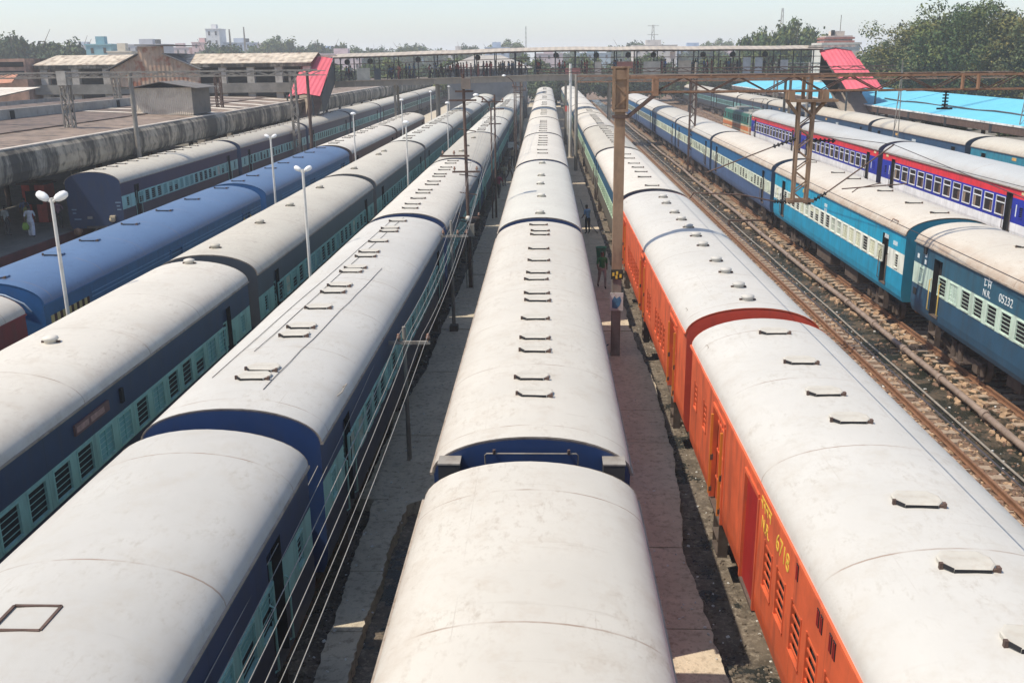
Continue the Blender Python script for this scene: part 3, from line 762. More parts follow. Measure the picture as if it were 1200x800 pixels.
# --- train F : two orange parcel vans, then green-banded coaches
gF = "coaches of the train just right of the centre train"
ORG = P('orange_red_paint', (.65, .115, .038), dirt=(.34, .07, .03), dirt_amt=.5, seam=1.52, rough=.68, var=.2); ORL = P('orange_low', (.60, .10, .03), dirt=(.1, .03, .02), dirt_amt=.3)
ORD_ = P('deep_red_paint', (.38, .02, .016)); ORE = P('red_end_paint', (.52, .06, .03)); ORP = P('orange_bar', (.70, .22, .03))
ormats = (ORG, ORL, ORD_, ORE, ORP)
def exF0(rt):
    base = .35  # near_y of this coach
    text("coach_number", "6718", .40, LETY, rt, (-HW - .004, 12.62 - base, 3.22), -1)
    text("coach_code", "N.R.", .30, LETY, rt, (-HW - .004, 13.7 - base, 3.08), -1)
    mb = MB()                                   # the line of Devanagari above the code: headline and strokes
    mb.box(0, .005, -.34, .34, .16, .19)
    for y, h in ((-.28, .17), (-.1, .17), (.08, .15), (.26, .17)):
        mb.box(0, .005, y, y + .035, .16 - h, .16); mb.bar((.0025, y, .06), (.0025, y - .09, .1), .005, .03)
    o = mb.obj("coach_code", [LETY], rt, (-HW - .002, 13.7 - base, 3.40))
    o.rotation_euler = (0, 0, math.pi)
    for y, z in ((11.8, 3.5), (10.75, 3.46), (10.6, 3.46), (10.2, 3.46), (10.05, 3.46), (8.9, 3.46)):
        mb = MB(); mb.box(-.012, 0, -.05, .05, -.12, .12, 1)
        for i in range(2): mb.box(-.02, -.012, -.04 + i * .05, -.025 + i * .05, -.11, .11, 0)
        mb.obj("side_vent", [ORD_, DARK], rt, (-HW, y - base, z + .0))
def seamF(rt):
    mb = MB()
    for y in (1.2, 20.2):
        mb.tube([(-1.52, y - .2, EAVE + .20), (-1.44, y - .1, EAVE + .29), (-1.44, y + .1, EAVE + .29), (-1.52, y + .2, EAVE + .20)], .010, 6)
    mb.obj("lifting_lug", [GREYP], rt)
b0 = .35
parcel_coach(b0, XF, ormats, "orange-red parcel van at the lower right with yellow number 6718 and a white roof", gF, 'white', -1,
             [(17.9 - b0, 1.3, 'plain'), (14.75 - b0, 1.1, 'dark'), (5 - b0, 1.3, 'plain')],
             [(y - b0, .52, 2.2, 2.98) for y in (13.42, 12.6, 11.7, 10.9, 10.05, 9.2, 8.3)] + [(19.6 - b0, .4, 2.5, 3.1), (20.9 - b0, .4, 2.5, 3.1)],
             [20.49 - b0, 18.36 - b0, 16.51 - b0, 15.17 - b0, 12.08 - b0, 10.39 - b0, 8.8 - b0], extra=lambda rt: (exF0(rt), seamF(rt)), seed=21)
b1 = 22.65
parcel_coach(b1, XF, ormats, "second orange-red parcel van, small round caps along its white roof", gF, 'white', -1,
             [(25.0 - b1, 1.4, 'plain'), (33.3 - b1, 1.6, 'plain'), (41.6 - b1, 1.4, 'plain')],
             [(y - b1, .42, 2.0, 2.75) for y in (27.0, 27.7, 28.4, 29.1)] + [(y - b1, .42, 2.0, 2.75) for y in (30.9, 31.6)] + [(y - b1, .42, 2.0, 2.75) for y in (35.2, 35.9, 36.6, 37.3, 38.0, 38.7, 39.4)],
             [v - b1 for v in (41.8, 40.0, 37.45, 35.78, 34.07, 32.34, 30.63, 28.17, 26.61, 24.81, 23.4)], vkind='cap', extra=seamF, seed=22)
FV = {1: [1.0, 4.4, 6.8, 9, 11, 14, 16.5], 2: [1.2, 3.3, 5, 7, 9, 11, 13, 15, 17, 19], 3: [1, 3, 5, 7, 9, 11, 13, 15, 17], 4: [2, 5, 8, 11]}
for k in range(1, 9):
    coach(22.65 + L0 * k, XF, 'green_blue', f"coach with pale green window band and cream roof, {ORD[k-1]} beyond the orange-red vans", gF, 2 if k < 4 else 1, (-1,), roof='cream' if k != 2 else 'beige', vents=FV.get(k, ()), seed=6)

# --- train H
gH = "coaches of the long blue train right of the open track"
NUMY, NRY = 27.75, 29.0
def exH0(rt):
    base = 13.65
    text("coach_number", "05232", .36, LETW, rt, (-HW - .004, NUMY - base, 3.2), -1)
    text("coach_code", "N.R.", .30, LETW, rt, (-HW - .004, NRY - base, 3.13), -1)
    mb = MB(); mb.box(0, .005, -.27, .27, .2, .235)
    for y in (-.2, .05, .2): mb.box(0, .005, y - .018, y + .018, 0, .2)
    mb.bar((.002, -.2, .02), (.002, -.08, .05), .005, .035); mb.bar((.002, .05, .1), (.002, .2, .1), .005, .035); mb.bar((.002, .1, .23), (.002, .0, .33), .005, .035)
    o = mb.obj("coach_code", [LETW], rt, (-HW - .002, NRY - base, 3.43)); o.rotation_euler = (0, 0, math.pi)
    for y, z in ((34.6, 3.3), (33.9, 3.45), (33.9, 3.2)):
        mb = MB(); mb.box(-.004, 0, -.09, .09, -.08, .08); mb.obj("lettering", [LETW], rt, (-HW, y - base, z))
    MB().box(-.05, 0, -.11, .11, -.14, .14).obj("side_lamp", [BLACK], rt, (-HW, 33.95 - base, 3.62))
    MB().box(-.02, 0, -.14, .14, -.12, .12).obj("ventilation_grille", [BLACK], rt, (-HW, 34.6 - base, 2.0))
def exH1(rt):
    base = 35.95
    for y, z in ((46.6, 3.35), (46.6, 3.12), (38.0, 3.4), (37.0, 3.3)):
        mb = MB()
        for i in range(4): mb.box(-.005, 0, -.22 + i * .12, -.14 + i * .12, -.08, .08)
        mb.obj("lettering", [LETW], rt, (-HW, y - base, z))
    MB().box(-.02, 0, -.3, .3, -.09, .09).obj("destination_board", [paint("board_yellow", (.6, .42, .12), .6, .2)], rt, (-HW, 50.6 - base, 3.5))
    mb = MB(); mb.tube([(-1.62, 1.2, EAVE + .02), (-1.5, 1.25, EAVE + .32), (-1.5, 1.85, EAVE + .32), (-1.62, 1.9, EAVE + .02)], .018, 6); mb.obj("lifting_lug", [RUST], rt)
for k in range(-1, 6):
    liv = 'mint_navy' if k == -1 else 'bright_teal' if k == 0 else 'blue_cream'
    lab = ("dark petrol-blue coach numbered 05232 with mint window band at the right picture edge" if k == -1 else
           "bright teal coach with white window band, between the coach numbered 05232 and the blue ones" if k == 0 else
           f"blue coach with cream window band, {ORD[k-1]} beyond the bright teal coach")
    v = [y for y in (1.2, 3.85, 7.6, 12.1, 14.7, 19.9, 21) if y < 20.9] if k == 0 else [16.6] if k == -1 else ()
    coach(35.95 + L0 * k, XH, liv, lab, gH, 2 if k < 4 else 1, (-1,), roof='pinkcream' if k < 2 else 'white', vents=v, extra=exH0 if k == -1 else exH1 if k == 0 else None, seed=8)

# --- train I: red, blue and white
IR = P('signal_red_paint', (.68, .03, .045)); IB = P('royal_blue_paint', (.012, .028, .33)); IW = P('white_paint', (.78, .78, .78), dirt_amt=.15)
LIV['tricolour'] = dict(up=IR, band=IB, low=IW, end=P('blue_black_end', (.03, .03, .08)), shut=IB, roof='lightgrey', frame=IW,
                        rows=[(1.42, 0), (2.06, 2), (3.30, 1), (EAVE, 0)])
gI = "red, blue and white coaches"
for k in (-1, 0, 1):
    def exI(rt, k=k):
        for y in (.7, 20.4):
            MB().box(-.02, 0, -.22, .22, -.07, .07).obj("destination_board", [paint("board_cream", (.7, .55, .3), .6, .2)], rt, (-HW, y, 3.6))
            MB().box(-.006, 0, -.05, .05, -.3, .3).obj("lettering", [LETW], rt, (-HW, y + (.6 if y < 2 else -.6), 2.7))
    coach(69.78 + L0 * k, XI, 'tricolour', ["red, blue and white coach with large white-framed windows at the right picture edge", "red, blue and white coach in the middle, behind the hanging lattice mast", "red, blue and white coach coupled to the green locomotive"][k + 1], gI, 2, (-1,), wstyle='ac', extra=exI, seed=9)

# --- train J
gJ = "coaches of the train in front of the turquoise platform roof"
def exJ(rt):
    MB().box(-.02, 0, -.3, .3, -.1, .1).obj("destination_board", [paint("board_orange", (.65, .38, .12), .6, .2)], rt, (-HW, 14.5, 3.5))
    mb = MB()
    for i in range(5): mb.box(-.006, 0, -.4 + i * .18, -.28 + i * .18, -.1, .1)
    mb.obj("lettering", [LETW], rt, (-HW, 10.3, 3.3))
for k in range(-1, 8):
    coach(73.47 + L0 * k, XJ, 'far_teal' if k == -1 else 'far_blue' if k < 3 else 'slate_teal', "sea-teal coach with beige roof in front of the turquoise platform roof at the right edge" if k == -1 else f"deep blue coach with cream roof, {ORD[k]} beyond the sea-teal one by the turquoise roof" if k < 3 else f"slate coach seen far under the footbridge, {ORD[k]} beyond the sea-teal coach",
          gJ, 2 if k < 2 else 1, (-1,), roof='beige', extra=exJ if k < 3 else None, seed=11)

# --- locomotive
def locomotive():
    y0, L = 114.6, 17.5
    rt = root('locomotive', (XI, y0, RZ), "green locomotive with cream and orange stripes heading the red, blue and white train", 'locomotive')
    G = P('loco_green', (.03, .17, .13)); O = P('loco_orange', (.65, .20, .06)); C = P('loco_cream', (.68, .58, .38)); 
    mb = MB(); lv = [(1.25, 1.6, 1), (1.6, 1.8, 2), (1.8, 2.3, 1), (2.3, 2.5, 2), (2.5, 3.75, 0)]
    for a, b, m in lv: mb.box(-1.5, 1.5, 1.0, L - 1.0, a, b - .0015, m)
    # sloped cabs at both ends
    for ye, yi in ((0, 1.0), (L, L - 1.0)):
        s = 1 if ye == 0 else -1
        for a, b, m in lv[:-1]: mb.box(-1.5, 1.5, min(ye, yi), max(ye, yi), a, b - .0015, m)
        poly = [(-1.5, ye, 2.5), (1.5, ye, 2.5), (1.4, ye + s * .55, 3.6), (-1.4, ye + s * .55, 3.6), (-1.5, yi, 2.5), (1.5, yi, 2.5), (1.45, yi, 3.75), (-1.45, yi, 3.75)]
        mb.add(poly, [(0, 1, 2, 3), (3, 2, 6, 7), (0, 3, 7, 4), (1, 5, 6, 2), (4, 7, 6, 5)], 0)
        mb.box(-1.5, 1.5, min(ye, ye + s * .05) - .01 * (s > 0), max(ye, ye + s * .05), 1.0, 1.25, 2)
    mb.obj("body", [G, O, C], rt)
    mb = MB(); mb.box(-1.3, 1.3, .9, L - .9, 3.75, 3.86)
    for y in (3, 6, 9.2, 12): mb.box(-.8, .8, y, y + 1.6, 3.86, 4.15)
    mb.obj("roof", [paint("loco_roof", (.30, .30, .27), .7, .2)], rt)
    for ye, s in ((.0, 1), (L, -1)):
        for x in (-.7, .7):
            mb = MB(); mb.add([(-.5, 0, 2.62), (.5, 0, 2.62), (.5, s * .42, 3.42), (-.5, s * .42, 3.42)], [(0, 1, 2, 3)]); o = mb.obj("windscreen", [GLASSD], rt, (x, ye - s * .02 + s * .06, 0))
        for x in (-1.0, 1.0): MB().lathe([(0, -s * .1), (.13, -s * .1), (.14, 0)], axis='y', n=12).obj("headlight", [WHITEP], rt, (x, ye, 1.45))
    for y in [3.2 + i * 1.5 for i in range(8)]:
        for s in (-1, 1):
            mb = MB(); mb.box(-.02, .02, -.5, .5, 2.75, 3.35, 0)
            for i in range(5): mb.box(-.035, .035, -.5, .5, 2.8 + i * .11, 2.83 + i * .11, 1)
            mb.obj("side_grille", [BLACK, G], rt, (s * 1.5, y, 0))
    for y in (1.5, L - 1.5):
        for s in (-1, 1): MB().box(-.02, .02, -.35, .35, 2.75, 3.4).obj("cab_window", [GLASSD], rt, (s * 1.5, y, 0))
    mb = MB()
    for s in (-1, 1):
        mb.bar((s * .5, 3.0, 3.9), (s * .5, 4.2, 4.7), .05); mb.bar((s * .5, 4.2, 4.7), (s * .6, 3.2, 5.4), .04)
    mb.bar((-.9, 3.2, 5.42), (.9, 3.2, 5.42), .07, .06)
    mb.tube([(-.9, 3.2, 5.42), (-1.1, 3.2, 5.3)], .03); mb.tube([(.9, 3.2, 5.42), (1.1, 3.2, 5.3)], .03)
    mb.obj("pantograph", [RUSTD], rt)
    for y in (3.6, L - 3.6):
        b = mk("bogie", cached(('bogie',), bogie_frame_mesh), rt, (0, y, 0))
        for yy in (-1.45, 1.45):
            for s in (-1, 1): mk("wheel", cached(('wheel',), wheel_mesh), b, (s * .84, yy, .47), 0 if s < 0 else math.pi)
    mb = MB(); mb.tube([(-1.55, .1, 1.3), (-1.6, .1, 2.6), (-1.55, .4, 3.7), (-1.3, .6, 3.95)], .04); mb.obj("handrail", [WHITEP], rt)
locomotive()

# ================================================================== ground, tracks
kind(MB().box(-1800, 1800, -80, 3400, GZ - 1.2, GZ - .10).obj("ground", [DIRT]))
kind(MB().box(-24, 7.6, -20, 420, GZ - .3, GZ + .075).obj("muddy_ground", [MUD]))
kind(MB().box(7.6, 36, -20, 420, GZ - .3, GZ + .004).obj("ballast_ground", [BED]))
kind(MB().box(-27.3, -24, 20, 420, GZ - .3, GZ + .004).obj("track_pit", [MUD]))

def sleeper_list(x, y0, y1): 
    out = []; y = y0
    while y < y1: out.append(y); y += .62
    return out
def track(x, y0, y1, lab, sl_parts=0, conc=True):
    rt = root('railway_track', (x, 0, 0), lab, 'railway track', 'railway tracks of the yard')
    for s in (-1, 1):
        mb = MB(); c = s * .84
        mb.box(c - .035, c + .035, y0, y1, RZ - .045, RZ, 1)
        mb.box(c - .011, c + .011, y0, y1, RZ - .145, RZ - .045, 0)
        mb.box(c - .07, c + .07, y0, y1, RZ - .17, RZ - .145, 0)
        mb.obj("rail", [RAILTOP, RAILTOP], rt)
    smesh = MB(); smesh.box(-1.38, 1.38, -.13, .13, -.2, .0)
    for s in (-1, 1): smesh.box(s * .84 - .16, s * .84 + .16, -.09, .09, 0, .03, 1)
    sm = smesh.mesh("sleeper", [SLEEPER, RAILTOP])
    ys = sleeper_list(x, y0 + .3, y1); r = random.Random(int(x * 10))
    near = [y for y in ys if y > 15][:sl_parts]
    for y in near: o = mk("sleeper", sm, rt, (r.uniform(-.05, .05), y, RZ - .172 + r.uniform(-.03, .0)), r.uniform(-.02, .02))
    rest = MB()
    for y in ys:
        if y in near: continue
        rest.box(-1.38, 1.38, y - .13, y + .13, RZ - .372, RZ - .172)
    kind(rest.obj("sleepers", [SLEEPER], rt), 'stuff')
for x, lab, n, a, b in ((XA, "railway track under the train beside the left platform", 0, 20, 300), (-20.6, "empty railway track left of the blue-roofed train", 0, 20, 300),
                  (XB, "railway track under the train with blue-roofed vans", 0, -20, 300), (XC, "railway track under the third train from the left", 0, -20, 300),
                  (XD, "railway track under the train left of the centre train", 0, -20, 300), (XE, "railway track under the centre train", 0, -20, 300),
                  (XF, "railway track under the orange-red vans", 0, -20, 300), (XG, "open railway track with no train between the orange-red vans and the blue train", 95, -20, 300),
                  (XH, "railway track under the long blue train", 95, -20, 300), (20.1, "empty railway track behind the long blue train", 0, 40, 300),
                  (XI, "railway track under the red, blue and white coaches", 0, 30, 300), (XJ, "railway track under the train by the turquoise roof", 0, 30, 300)):
    track(x, a, b, lab, n)

# footpaths between the tracks, ragged concrete
def ragged_path(name, left, right, ztop, mat, y0, y1, seed, rag=.035, slab=2.6):
    r = random.Random(seed); mb = MB(); y = y0; wl = wr = 0
    def lerp(tab, y):
        for (a, xa), (b, xb) in zip(tab, tab[1:]):
            if y <= b: return xa + (xb - xa) * (y - a) / (b - a)
        return tab[-1][1]
    while y < y1:
        h = min(slab * r.uniform(.8, 1.2), y1 - y); n = 26 if y < 45 else 8 if y < 90 else 2; dz = r.uniform(-.015, .015); g = .012
        L_, R_ = [], []
        for i in range(n + 1):
            yy = y + g + (h - 2 * g) * i / n
            wl = wl * .8 + r.uniform(-rag, rag) * .5; wr = wr * .8 + r.uniform(-rag, rag) * .7
            L_.append((lerp(left, yy) + wl, yy)); R_.append((lerp(right, yy) + wr, yy))
        top = [(x, yy, ztop + dz) for x, yy in L_ + R_[::-1]]; bot = [(x, yy, GZ - .05) for x, yy, _ in top]
        k = len(top)
        for i in range(n): mb.add([top[i], top[i + 1], top[k - 2 - i], top[k - 1 - i]], [(3, 2, 1, 0)])
        mb.add(top + bot, [(i, (i + 1) % k, k + (i + 1) % k, k + i) for i in range(k)])
        y += h
    return kind(mb.obj(name, [mat]))
ragged_path("footpath", [(0, 1.75), (300, 1.75)], [(0, 3.05), (14, 3.09), (18.7, 2.96), (23, 3.34), (30, 3.5), (35.5, 3.27), (44, 3.3), (300, 3.3)], -.30, CONC_E, 2, 260, 1)
ragged_path("footpath", [(0, -3.98), (14, -4.0), (21.2, -4.15), (21.3, -4.5), (27, -4.4), (31, -4.12), (37, -4.1), (50, -3.9), (300, -3.9)],
            [(0, -3.4), (18.5, -3.42), (20.6, -3.3), (21.5, -2.4), (300, -2.3)], -.30, CONC_D, 2, 260, 2, .045)
for (x0, x1, y0, y1) in ((-4.6, -3.9, 26.2, 26.9), (-4.62, -3.8, 20.9, 21.25)):
    kind(MB().box(x0, x1, y0, y1, GZ, -.28).obj("footpath_step", [CONC_D]))

# dark drain channel beside the open track
kind(MB().box(11.85, 14.0, 10, 260, GZ, GZ + .02).obj("drain_water", [grain("stagnant_water", [(.035, .030, .020), (.075, .055, .032), (.17, .115, .07)], (1.3, 6), .7, .5, wet=(.45, (.02, .024, .018)))]))

def stones(name, n, region, size, mat, seed, zf=lambda x, y: GZ):
    r = random.Random(seed); mb = MB(); x0, x1, y0, y1 = region
    for i in range(n):
        u = r.random(); y = y0 * (y1 / y0) ** u; x = r.uniform(x0, x1); s = r.uniform(*size)
        z = zf(x, y) + s * .25; a = r.uniform(0, 6.28); ca, sa = math.cos(a), math.sin(a)
        sx, sy, sz = s * r.uniform(.7, 1.5), s * r.uniform(.6, 1.1), s * r.uniform(.35, .7)
        vs_ = []
        for (px, py, pz) in ((-1, -1, -1), (1, -1, -1), (1, 1, -1), (-1, 1, -1), (-.7, -.6, 1), (.7, -.7, 1), (.6, .7, 1), (-.7, .6, 1)):
            px = px * sx * r.uniform(.7, 1.1); py = py * sy * r.uniform(.7, 1.1); vs_.append((x + px * ca - py * sa, y + px * sa + py * ca, z + pz * sz * r.uniform(.7, 1.1)))
        mb.add(vs_, [(4, 5, 6, 7), (0, 1, 5, 4), (1, 2, 6, 5), (2, 3, 7, 6), (3, 0, 4, 7)])
    return kind(mb.obj(name, [mat]), 'stuff')
ST1 = paint("pale_stone", (.40, .265, .16), .9, .45, 3.0, (.2, .14, .09), .5)
ST2 = paint("brown_stone", (.19, .115, .075), .9, .45, 3.0, (.1, .07, .05), .5)
LIT = paint("white_litter", (.62, .61, .58), .7, .3, 2.0)
LITC = paint("coloured_litter", (.32, .12, .08), .7, .6, .8, (.05, .1, .2), .5)
stones("ballast_stones", 5200, (8.0, 11.95, 17, 150), (.035, .085), ST2, 1)
stones("ballast_stones", 3200, (8.4, 11.9, 17, 150), (.03, .08), ST1, 2)
stones("ballast_stones", 1500, (14.1, 16.2, 17, 150), (.04, .09), ST1, 3)
stones("ballast_stones", 3200, (13.0, 16.5, 17, 150), (.03, .08), ST2, 4)
stones("rubble", 420, (12.8, 14.15, 19, 110), (.07, .17), ST1, 5)
stones("rubble", 500, (11.9, 13.1, 17, 120), (.03, .09), ST2, 6)
stones("litter", 200, (11.8, 14.3, 17, 110), (.02, .06), LIT, 7)
stones("litter", 120, (8.5, 12, 20, 110), (.025, .05), LIT, 8)
stones("litter", 200, (1.9, 4.1, 12, 80), (.010, .030), LIT, 9, lambda x, y: -.3 if x < 3.1 else GZ + .075)
stones("litter", 240, (-4.9, -3.3, 12, 80), (.010, .035), LIT, 10, lambda x, y: (GZ + .075) if x < -4.1 else -.3)
stones("litter", 90, (-4.8, -4.1, 13, 60), (.02, .05), LITC, 11)
stones("rubble", 2200, (3.0, 4.6, 12, 90), (.012, .05), paint("dark_rubble", (.15, .12, .09), .9, .5, 3), 12, lambda x, y: GZ + .075)
stones("rubble", 2200, (-5.1, -4.0, 12, 90), (.012, .05), paint("dark_rubble", (.15, .12, .09), .9, .5, 3), 13, lambda x, y: GZ + .075)
stones("rubble", 5000, (17, 31, 60, 220), (.05, .14), ST2, 14)

# pipes
PIPE = paint("pipe_grey_brown", (.25, .19, .15), .6, .25, 2, (.12, .07, .05), .4)
rt = root('water_pipe', (13.0, 0, 0), "thick grey water pipe with joint collars lying beside the blue train", 'pipe')
mb = MB(); pts = [(.05 * math.sin(y * .21), y, GZ + .26 + .02 * math.sin(y * .5)) for y in range(8, 170, 3)]; mb.tube(pts, .105, 12); mb.obj("pipe", [PIPE], rt)
for y in [10 + 3.4 * q for q in range(36)]:
    c = .05 * math.sin(y * .21); z = GZ + .26 + .02 * math.sin(y * .5)
    MB().tube([(c, y - .11, z), (c, y + .11, z)], .14, 12).obj("collar", [PIPE], rt)
rt = root('water_pipe', (12.1, 0, 0), "thin straight grey pipe along the edge of the dark drain", 'pipe')
MB().tube([(0, y, GZ + .13 + .015 * math.sin(y)) for y in range(8, 170, 4)], .035, 8).obj("pipe", [GREYP], rt)
rt = root('water_pipe', (8.6, 0, 0), "thin brown pipe near the foot of the orange-red vans", 'pipe')
MB().tube([(0, y, GZ + .08) for y in range(8, 170, 4)], .04, 8).obj("pipe", [RUST], rt)
thing(MB().box(11.7, 15.2, 61.6, 61.75, GZ + .35, GZ + .45).box(11.7, 11.85, 61.6, 61.75, GZ, GZ + .35).box(15.05, 15.2, 61.6, 61.75, GZ, GZ + .35).obj("pipe_support", [RUSTD]), "low rusty pipe trestle crossing the drain beside the blue train", "pipe support")

# ================================================================== left platform and its roofs
PLATC = grain("platform_paving", [(.16, .15, .13), (.20, .185, .16), (.12, .11, .10)], (.5, 3), .9, .3)
kind(MB().box(-75, -27.4, 20, 330, GZ - .3, .60).obj("platform", [PLATC]))
kind(MB().box(-27.4, -27.25, 20, 330, GZ - .1, .58).obj("platform_edge", [paint("maroon_edge", (.13, .035, .03), .8, .25, 1)]))
kind(MB().box(-22.3, -18.6, 100, 330, GZ - .3, .15).obj("low_platform", [CONC_D]))

def lattice(mb, p, q, w, d, mat=0, t=.06, step=.55, n4=True):
    """four corner bars with zigzag lacing"""
    p = Vector(p); q = Vector(q); ax = (q - p).normalized(); L = (q - p).length
    u = Vector((1, 0, 0)) if abs(ax.x) < .5 else Vector((0, 0, 1)); v = ax.cross(u).normalized(); u = v.cross(ax).normalized()
    C = [(a * w / 2, b * d / 2) for a in (-1, 1) for b in (-1, 1)]
    for a, b in C: mb.bar(p + u * a + v * b, q + u * a + v * b, t, t, mat)
    k = max(2, int(L / step))
    for i in range(k):
        a0 = p + ax * (L * i / k); a1 = p + ax * (L * (i + 1) / k); s = 1 if i % 2 else -1
        for b in (-1, 1):
            mb.bar(a0 + u * (w / 2 * s) + v * (b * d / 2), a1 - u * (w / 2 * s) + v * (b * d / 2), t * .5, t * .5, mat)
            mb.bar(a0 + v * (d / 2 * s) + u * (b * w / 2), a1 - v * (d / 2 * s) + u * (b * w / 2), t * .5, t * .5, mat)
    return mb

ASB = corrugated("brown_asbestos_sheet", (.165, .12, .095), (.07, .055, .045), .18, 1, .8, .3, 1.1)
ASB2 = corrugated("tan_asbestos_sheet", (.25, .185, .14), (.09, .07, .055), .18, 1, .8, .3, 1.1)
PALE = corrugated("pale_sheet", (.62, .56, .47), (.38, .30, .23), .3, 1, .4)
def fascia_mat():
    m = paint("stained_concrete_fascia", (.36, .305, .23), .9, .2, .8, (.05, .05, .045), .5)
    t = m.node_tree; b = t.nodes["Principled BSDF"]; N = t.nodes.new; Lk = t.links.new
    tc = N("ShaderNodeTexCoord"); mp = N("ShaderNodeMapping"); mp.inputs["Scale"].default_value = (.2, .30, .06); Lk(tc.outputs["Object"], mp.inputs["Vector"])
    n = N("ShaderNodeTexNoise"); n.inputs["Scale"].default_value = 2.2; n.inputs["Detail"].default_value = 6; n.inputs["Roughness"].default_value = .7; Lk(mp.outputs[0], n.inputs["Vector"])
    r = N("ShaderNodeMapRange"); r.inputs[1].default_value = .43; r.inputs[2].default_value = .55; r.inputs[3].default_value = 0; r.inputs[4].default_value = .9; Lk(n.outputs[0], r.inputs[0])
    mx = N("ShaderNodeMix"); mx.data_type = 'RGBA'; mx.inputs["B"].default_value = (.05, .043, .033, 1)
    src = b.inputs["Base Color"].links[0].from_socket; Lk(src, mx.inputs["A"]); Lk(r.outputs[0], mx.inputs["Factor"]); Lk(mx.outputs["Result"], b.inputs["Base Color"])
    return m
FASC = fascia_mat()
can = root('platform_canopy', (-30, 40, .6), "long platform roof with a stained concrete fascia above the left train", 'platform roof')
def rel(mb, name, mats, r_, off): 
    return mb.obj(name, mats, r_, (-off[0], -off[1], -off[2]))
OFF = (-30, 40, .6)
mb = MB(); prof = [(-28.6, 5.62), (-28.0, 5.60), (-27.75, 5.35), (-27.66, 4.9), (-27.66, 4.4), (-27.78, 4.0), (-27.95, 3.84), (-28.1, 3.9), (-27.95, 4.4), (-27.95, 4.9), (-28.1, 5.3), (-28.6, 5.42)]
mb.prism(prof, 22, 300); rel(mb, "fascia", [FASC], can, OFF)
mb = MB(); mb.prism([(-28.0, 5.60), (-28.0, 5.66), (-28.25, 5.68), (-28.25, 5.60)], 22, 300); rel(mb, "coping", [paint("pale_coping", (.5, .44, .37), .8, .2, 1)], can, OFF)
for (xa, za, xb, zb, m, nm) in ((-28.3, 5.58, -32.6, 5.78, ASB2, "roof"), (-32.65, 5.86, -38.9, 6.0, ASB, "roof")):
    mb = MB(); mb.prism([(xa, za), (xa, za + .05), (xb, zb + .05), (xb, zb)], 24, 300); rel(mb, nm, [m], can, OFF)
rel(MB().box(-32.75, -32.6, 24, 300, 5.76, 5.84), "gutter", [RUSTD], can, OFF)
rel(MB().box(-39.1, -38.9, 24, 112, 5.9, 6.75), "parapet", [paint("grey_parapet", (.36, .34, .30), .85, .2, .6, (.2, .17, .13), .4)], can, OFF)
for y in range(34, 112, 9): rel(MB().box(-38.9, -38.82, y, y + .5, 6.05, 6.65), "parapet_grille", [DARK], can, OFF)
r = random.Random(12)
for y in (79, 83.5, 89, 92.5, 98, 104, 110):
    for xa, xb in ((-28.6, -32.5), (-32.9, -38.7)):
        if r.random() < .8:
            q = 1.5 if xa > -30 else 1.0; za = 5.66 if xa > -30 else 5.93; zb = 5.85 if xa > -30 else 6.07
            mb = MB(); mb.add([(xa, y, za), (xb, y + 1.6, zb), (xb, y + 1.6 + q, zb), (xa, y + q, za)], [(0, 1, 2, 3)]); mb.add([(xa, y, za - .03), (xb, y + 1.6, zb - .03), (xb, y + 1.6 + q, zb - .03), (xa, y + q, za - .03)], [(3, 2, 1, 0)])
            rel(mb, "skylight_sheet", [PALE], can, OFF)
for y in range(30, 300, 9):
    mb = MB(); mb.box(-31.2, -30.9, y, y + .3, .6, 5.4); mb.bar((-31, y + .15, 4.6), (-28.3, y + .15, 5.3), .12, .14); mb.bar((-31, y + .15, 4.6), (-34, y + .15, 5.5), .12, .14)
    rel(mb, "column", [paint("column_brown", (.12, .07, .05), .8, .2)], can, OFF)
# further roofs to the left
c2 = root('platform_canopy', (-50, 40, .6), "wide dark brown corrugated roof behind the grey parapet at the far left", 'platform roof')
O2 = (-50, 40, .6)
for (xa, za, xb, zb, m) in ((-39.15, 5.7, -47, 6.35, ASB), (-47, 6.35, -54, 5.75, ASB)):
    mb = MB(); mb.prism([(xa, za), (xa, za + .06), (xb, zb + .06), (xb, zb)], 40, 110); rel(mb, "roof", [m], c2, O2)
rel(MB().box(-54.3, -54.1, 40, 110, 5.4, 6.3), "parapet", [paint("grey_parapet", (.36, .34, .30))], c2, O2)
for y in range(45, 110, 11): rel(MB().box(-46.9, -46.6, y, y + .3, .6, 6.2), "column", [RUSTD], c2, O2)
c3 = root('platform_canopy', (-70, 100, .6), "pale ribbed roof sheets beyond the brown roof at the left edge", 'platform roof')
O3 = (-70, 100, .6)
mb = MB(); mb.add([(-84, 92, 6.5), (-54.5, 92, 6.5), (-54.5, 105, 7.5), (-84, 105, 7.5)], [(0, 1, 2, 3)]); mb.add([(-84, 92, 6.4), (-54.5, 92, 6.4), (-54.5, 105, 7.4), (-84, 105, 7.4)], [(3, 2, 1, 0)])
rel(mb, "roof", [corrugated("pale_rib_sheet", (.60, .54, .46), (.36, .28, .22), .9, 0, .4)], c3, O3)
rel(MB().box(-84, -54.6, 91.9, 92.0, 5.9, 6.5), "fascia", [RUSTD], c3, O3)
for x in range(-82, -54, 6): rel(MB().box(x, x + .3, 93, 93.3, .6, 6.5), "column", [RUSTD], c3, O3)

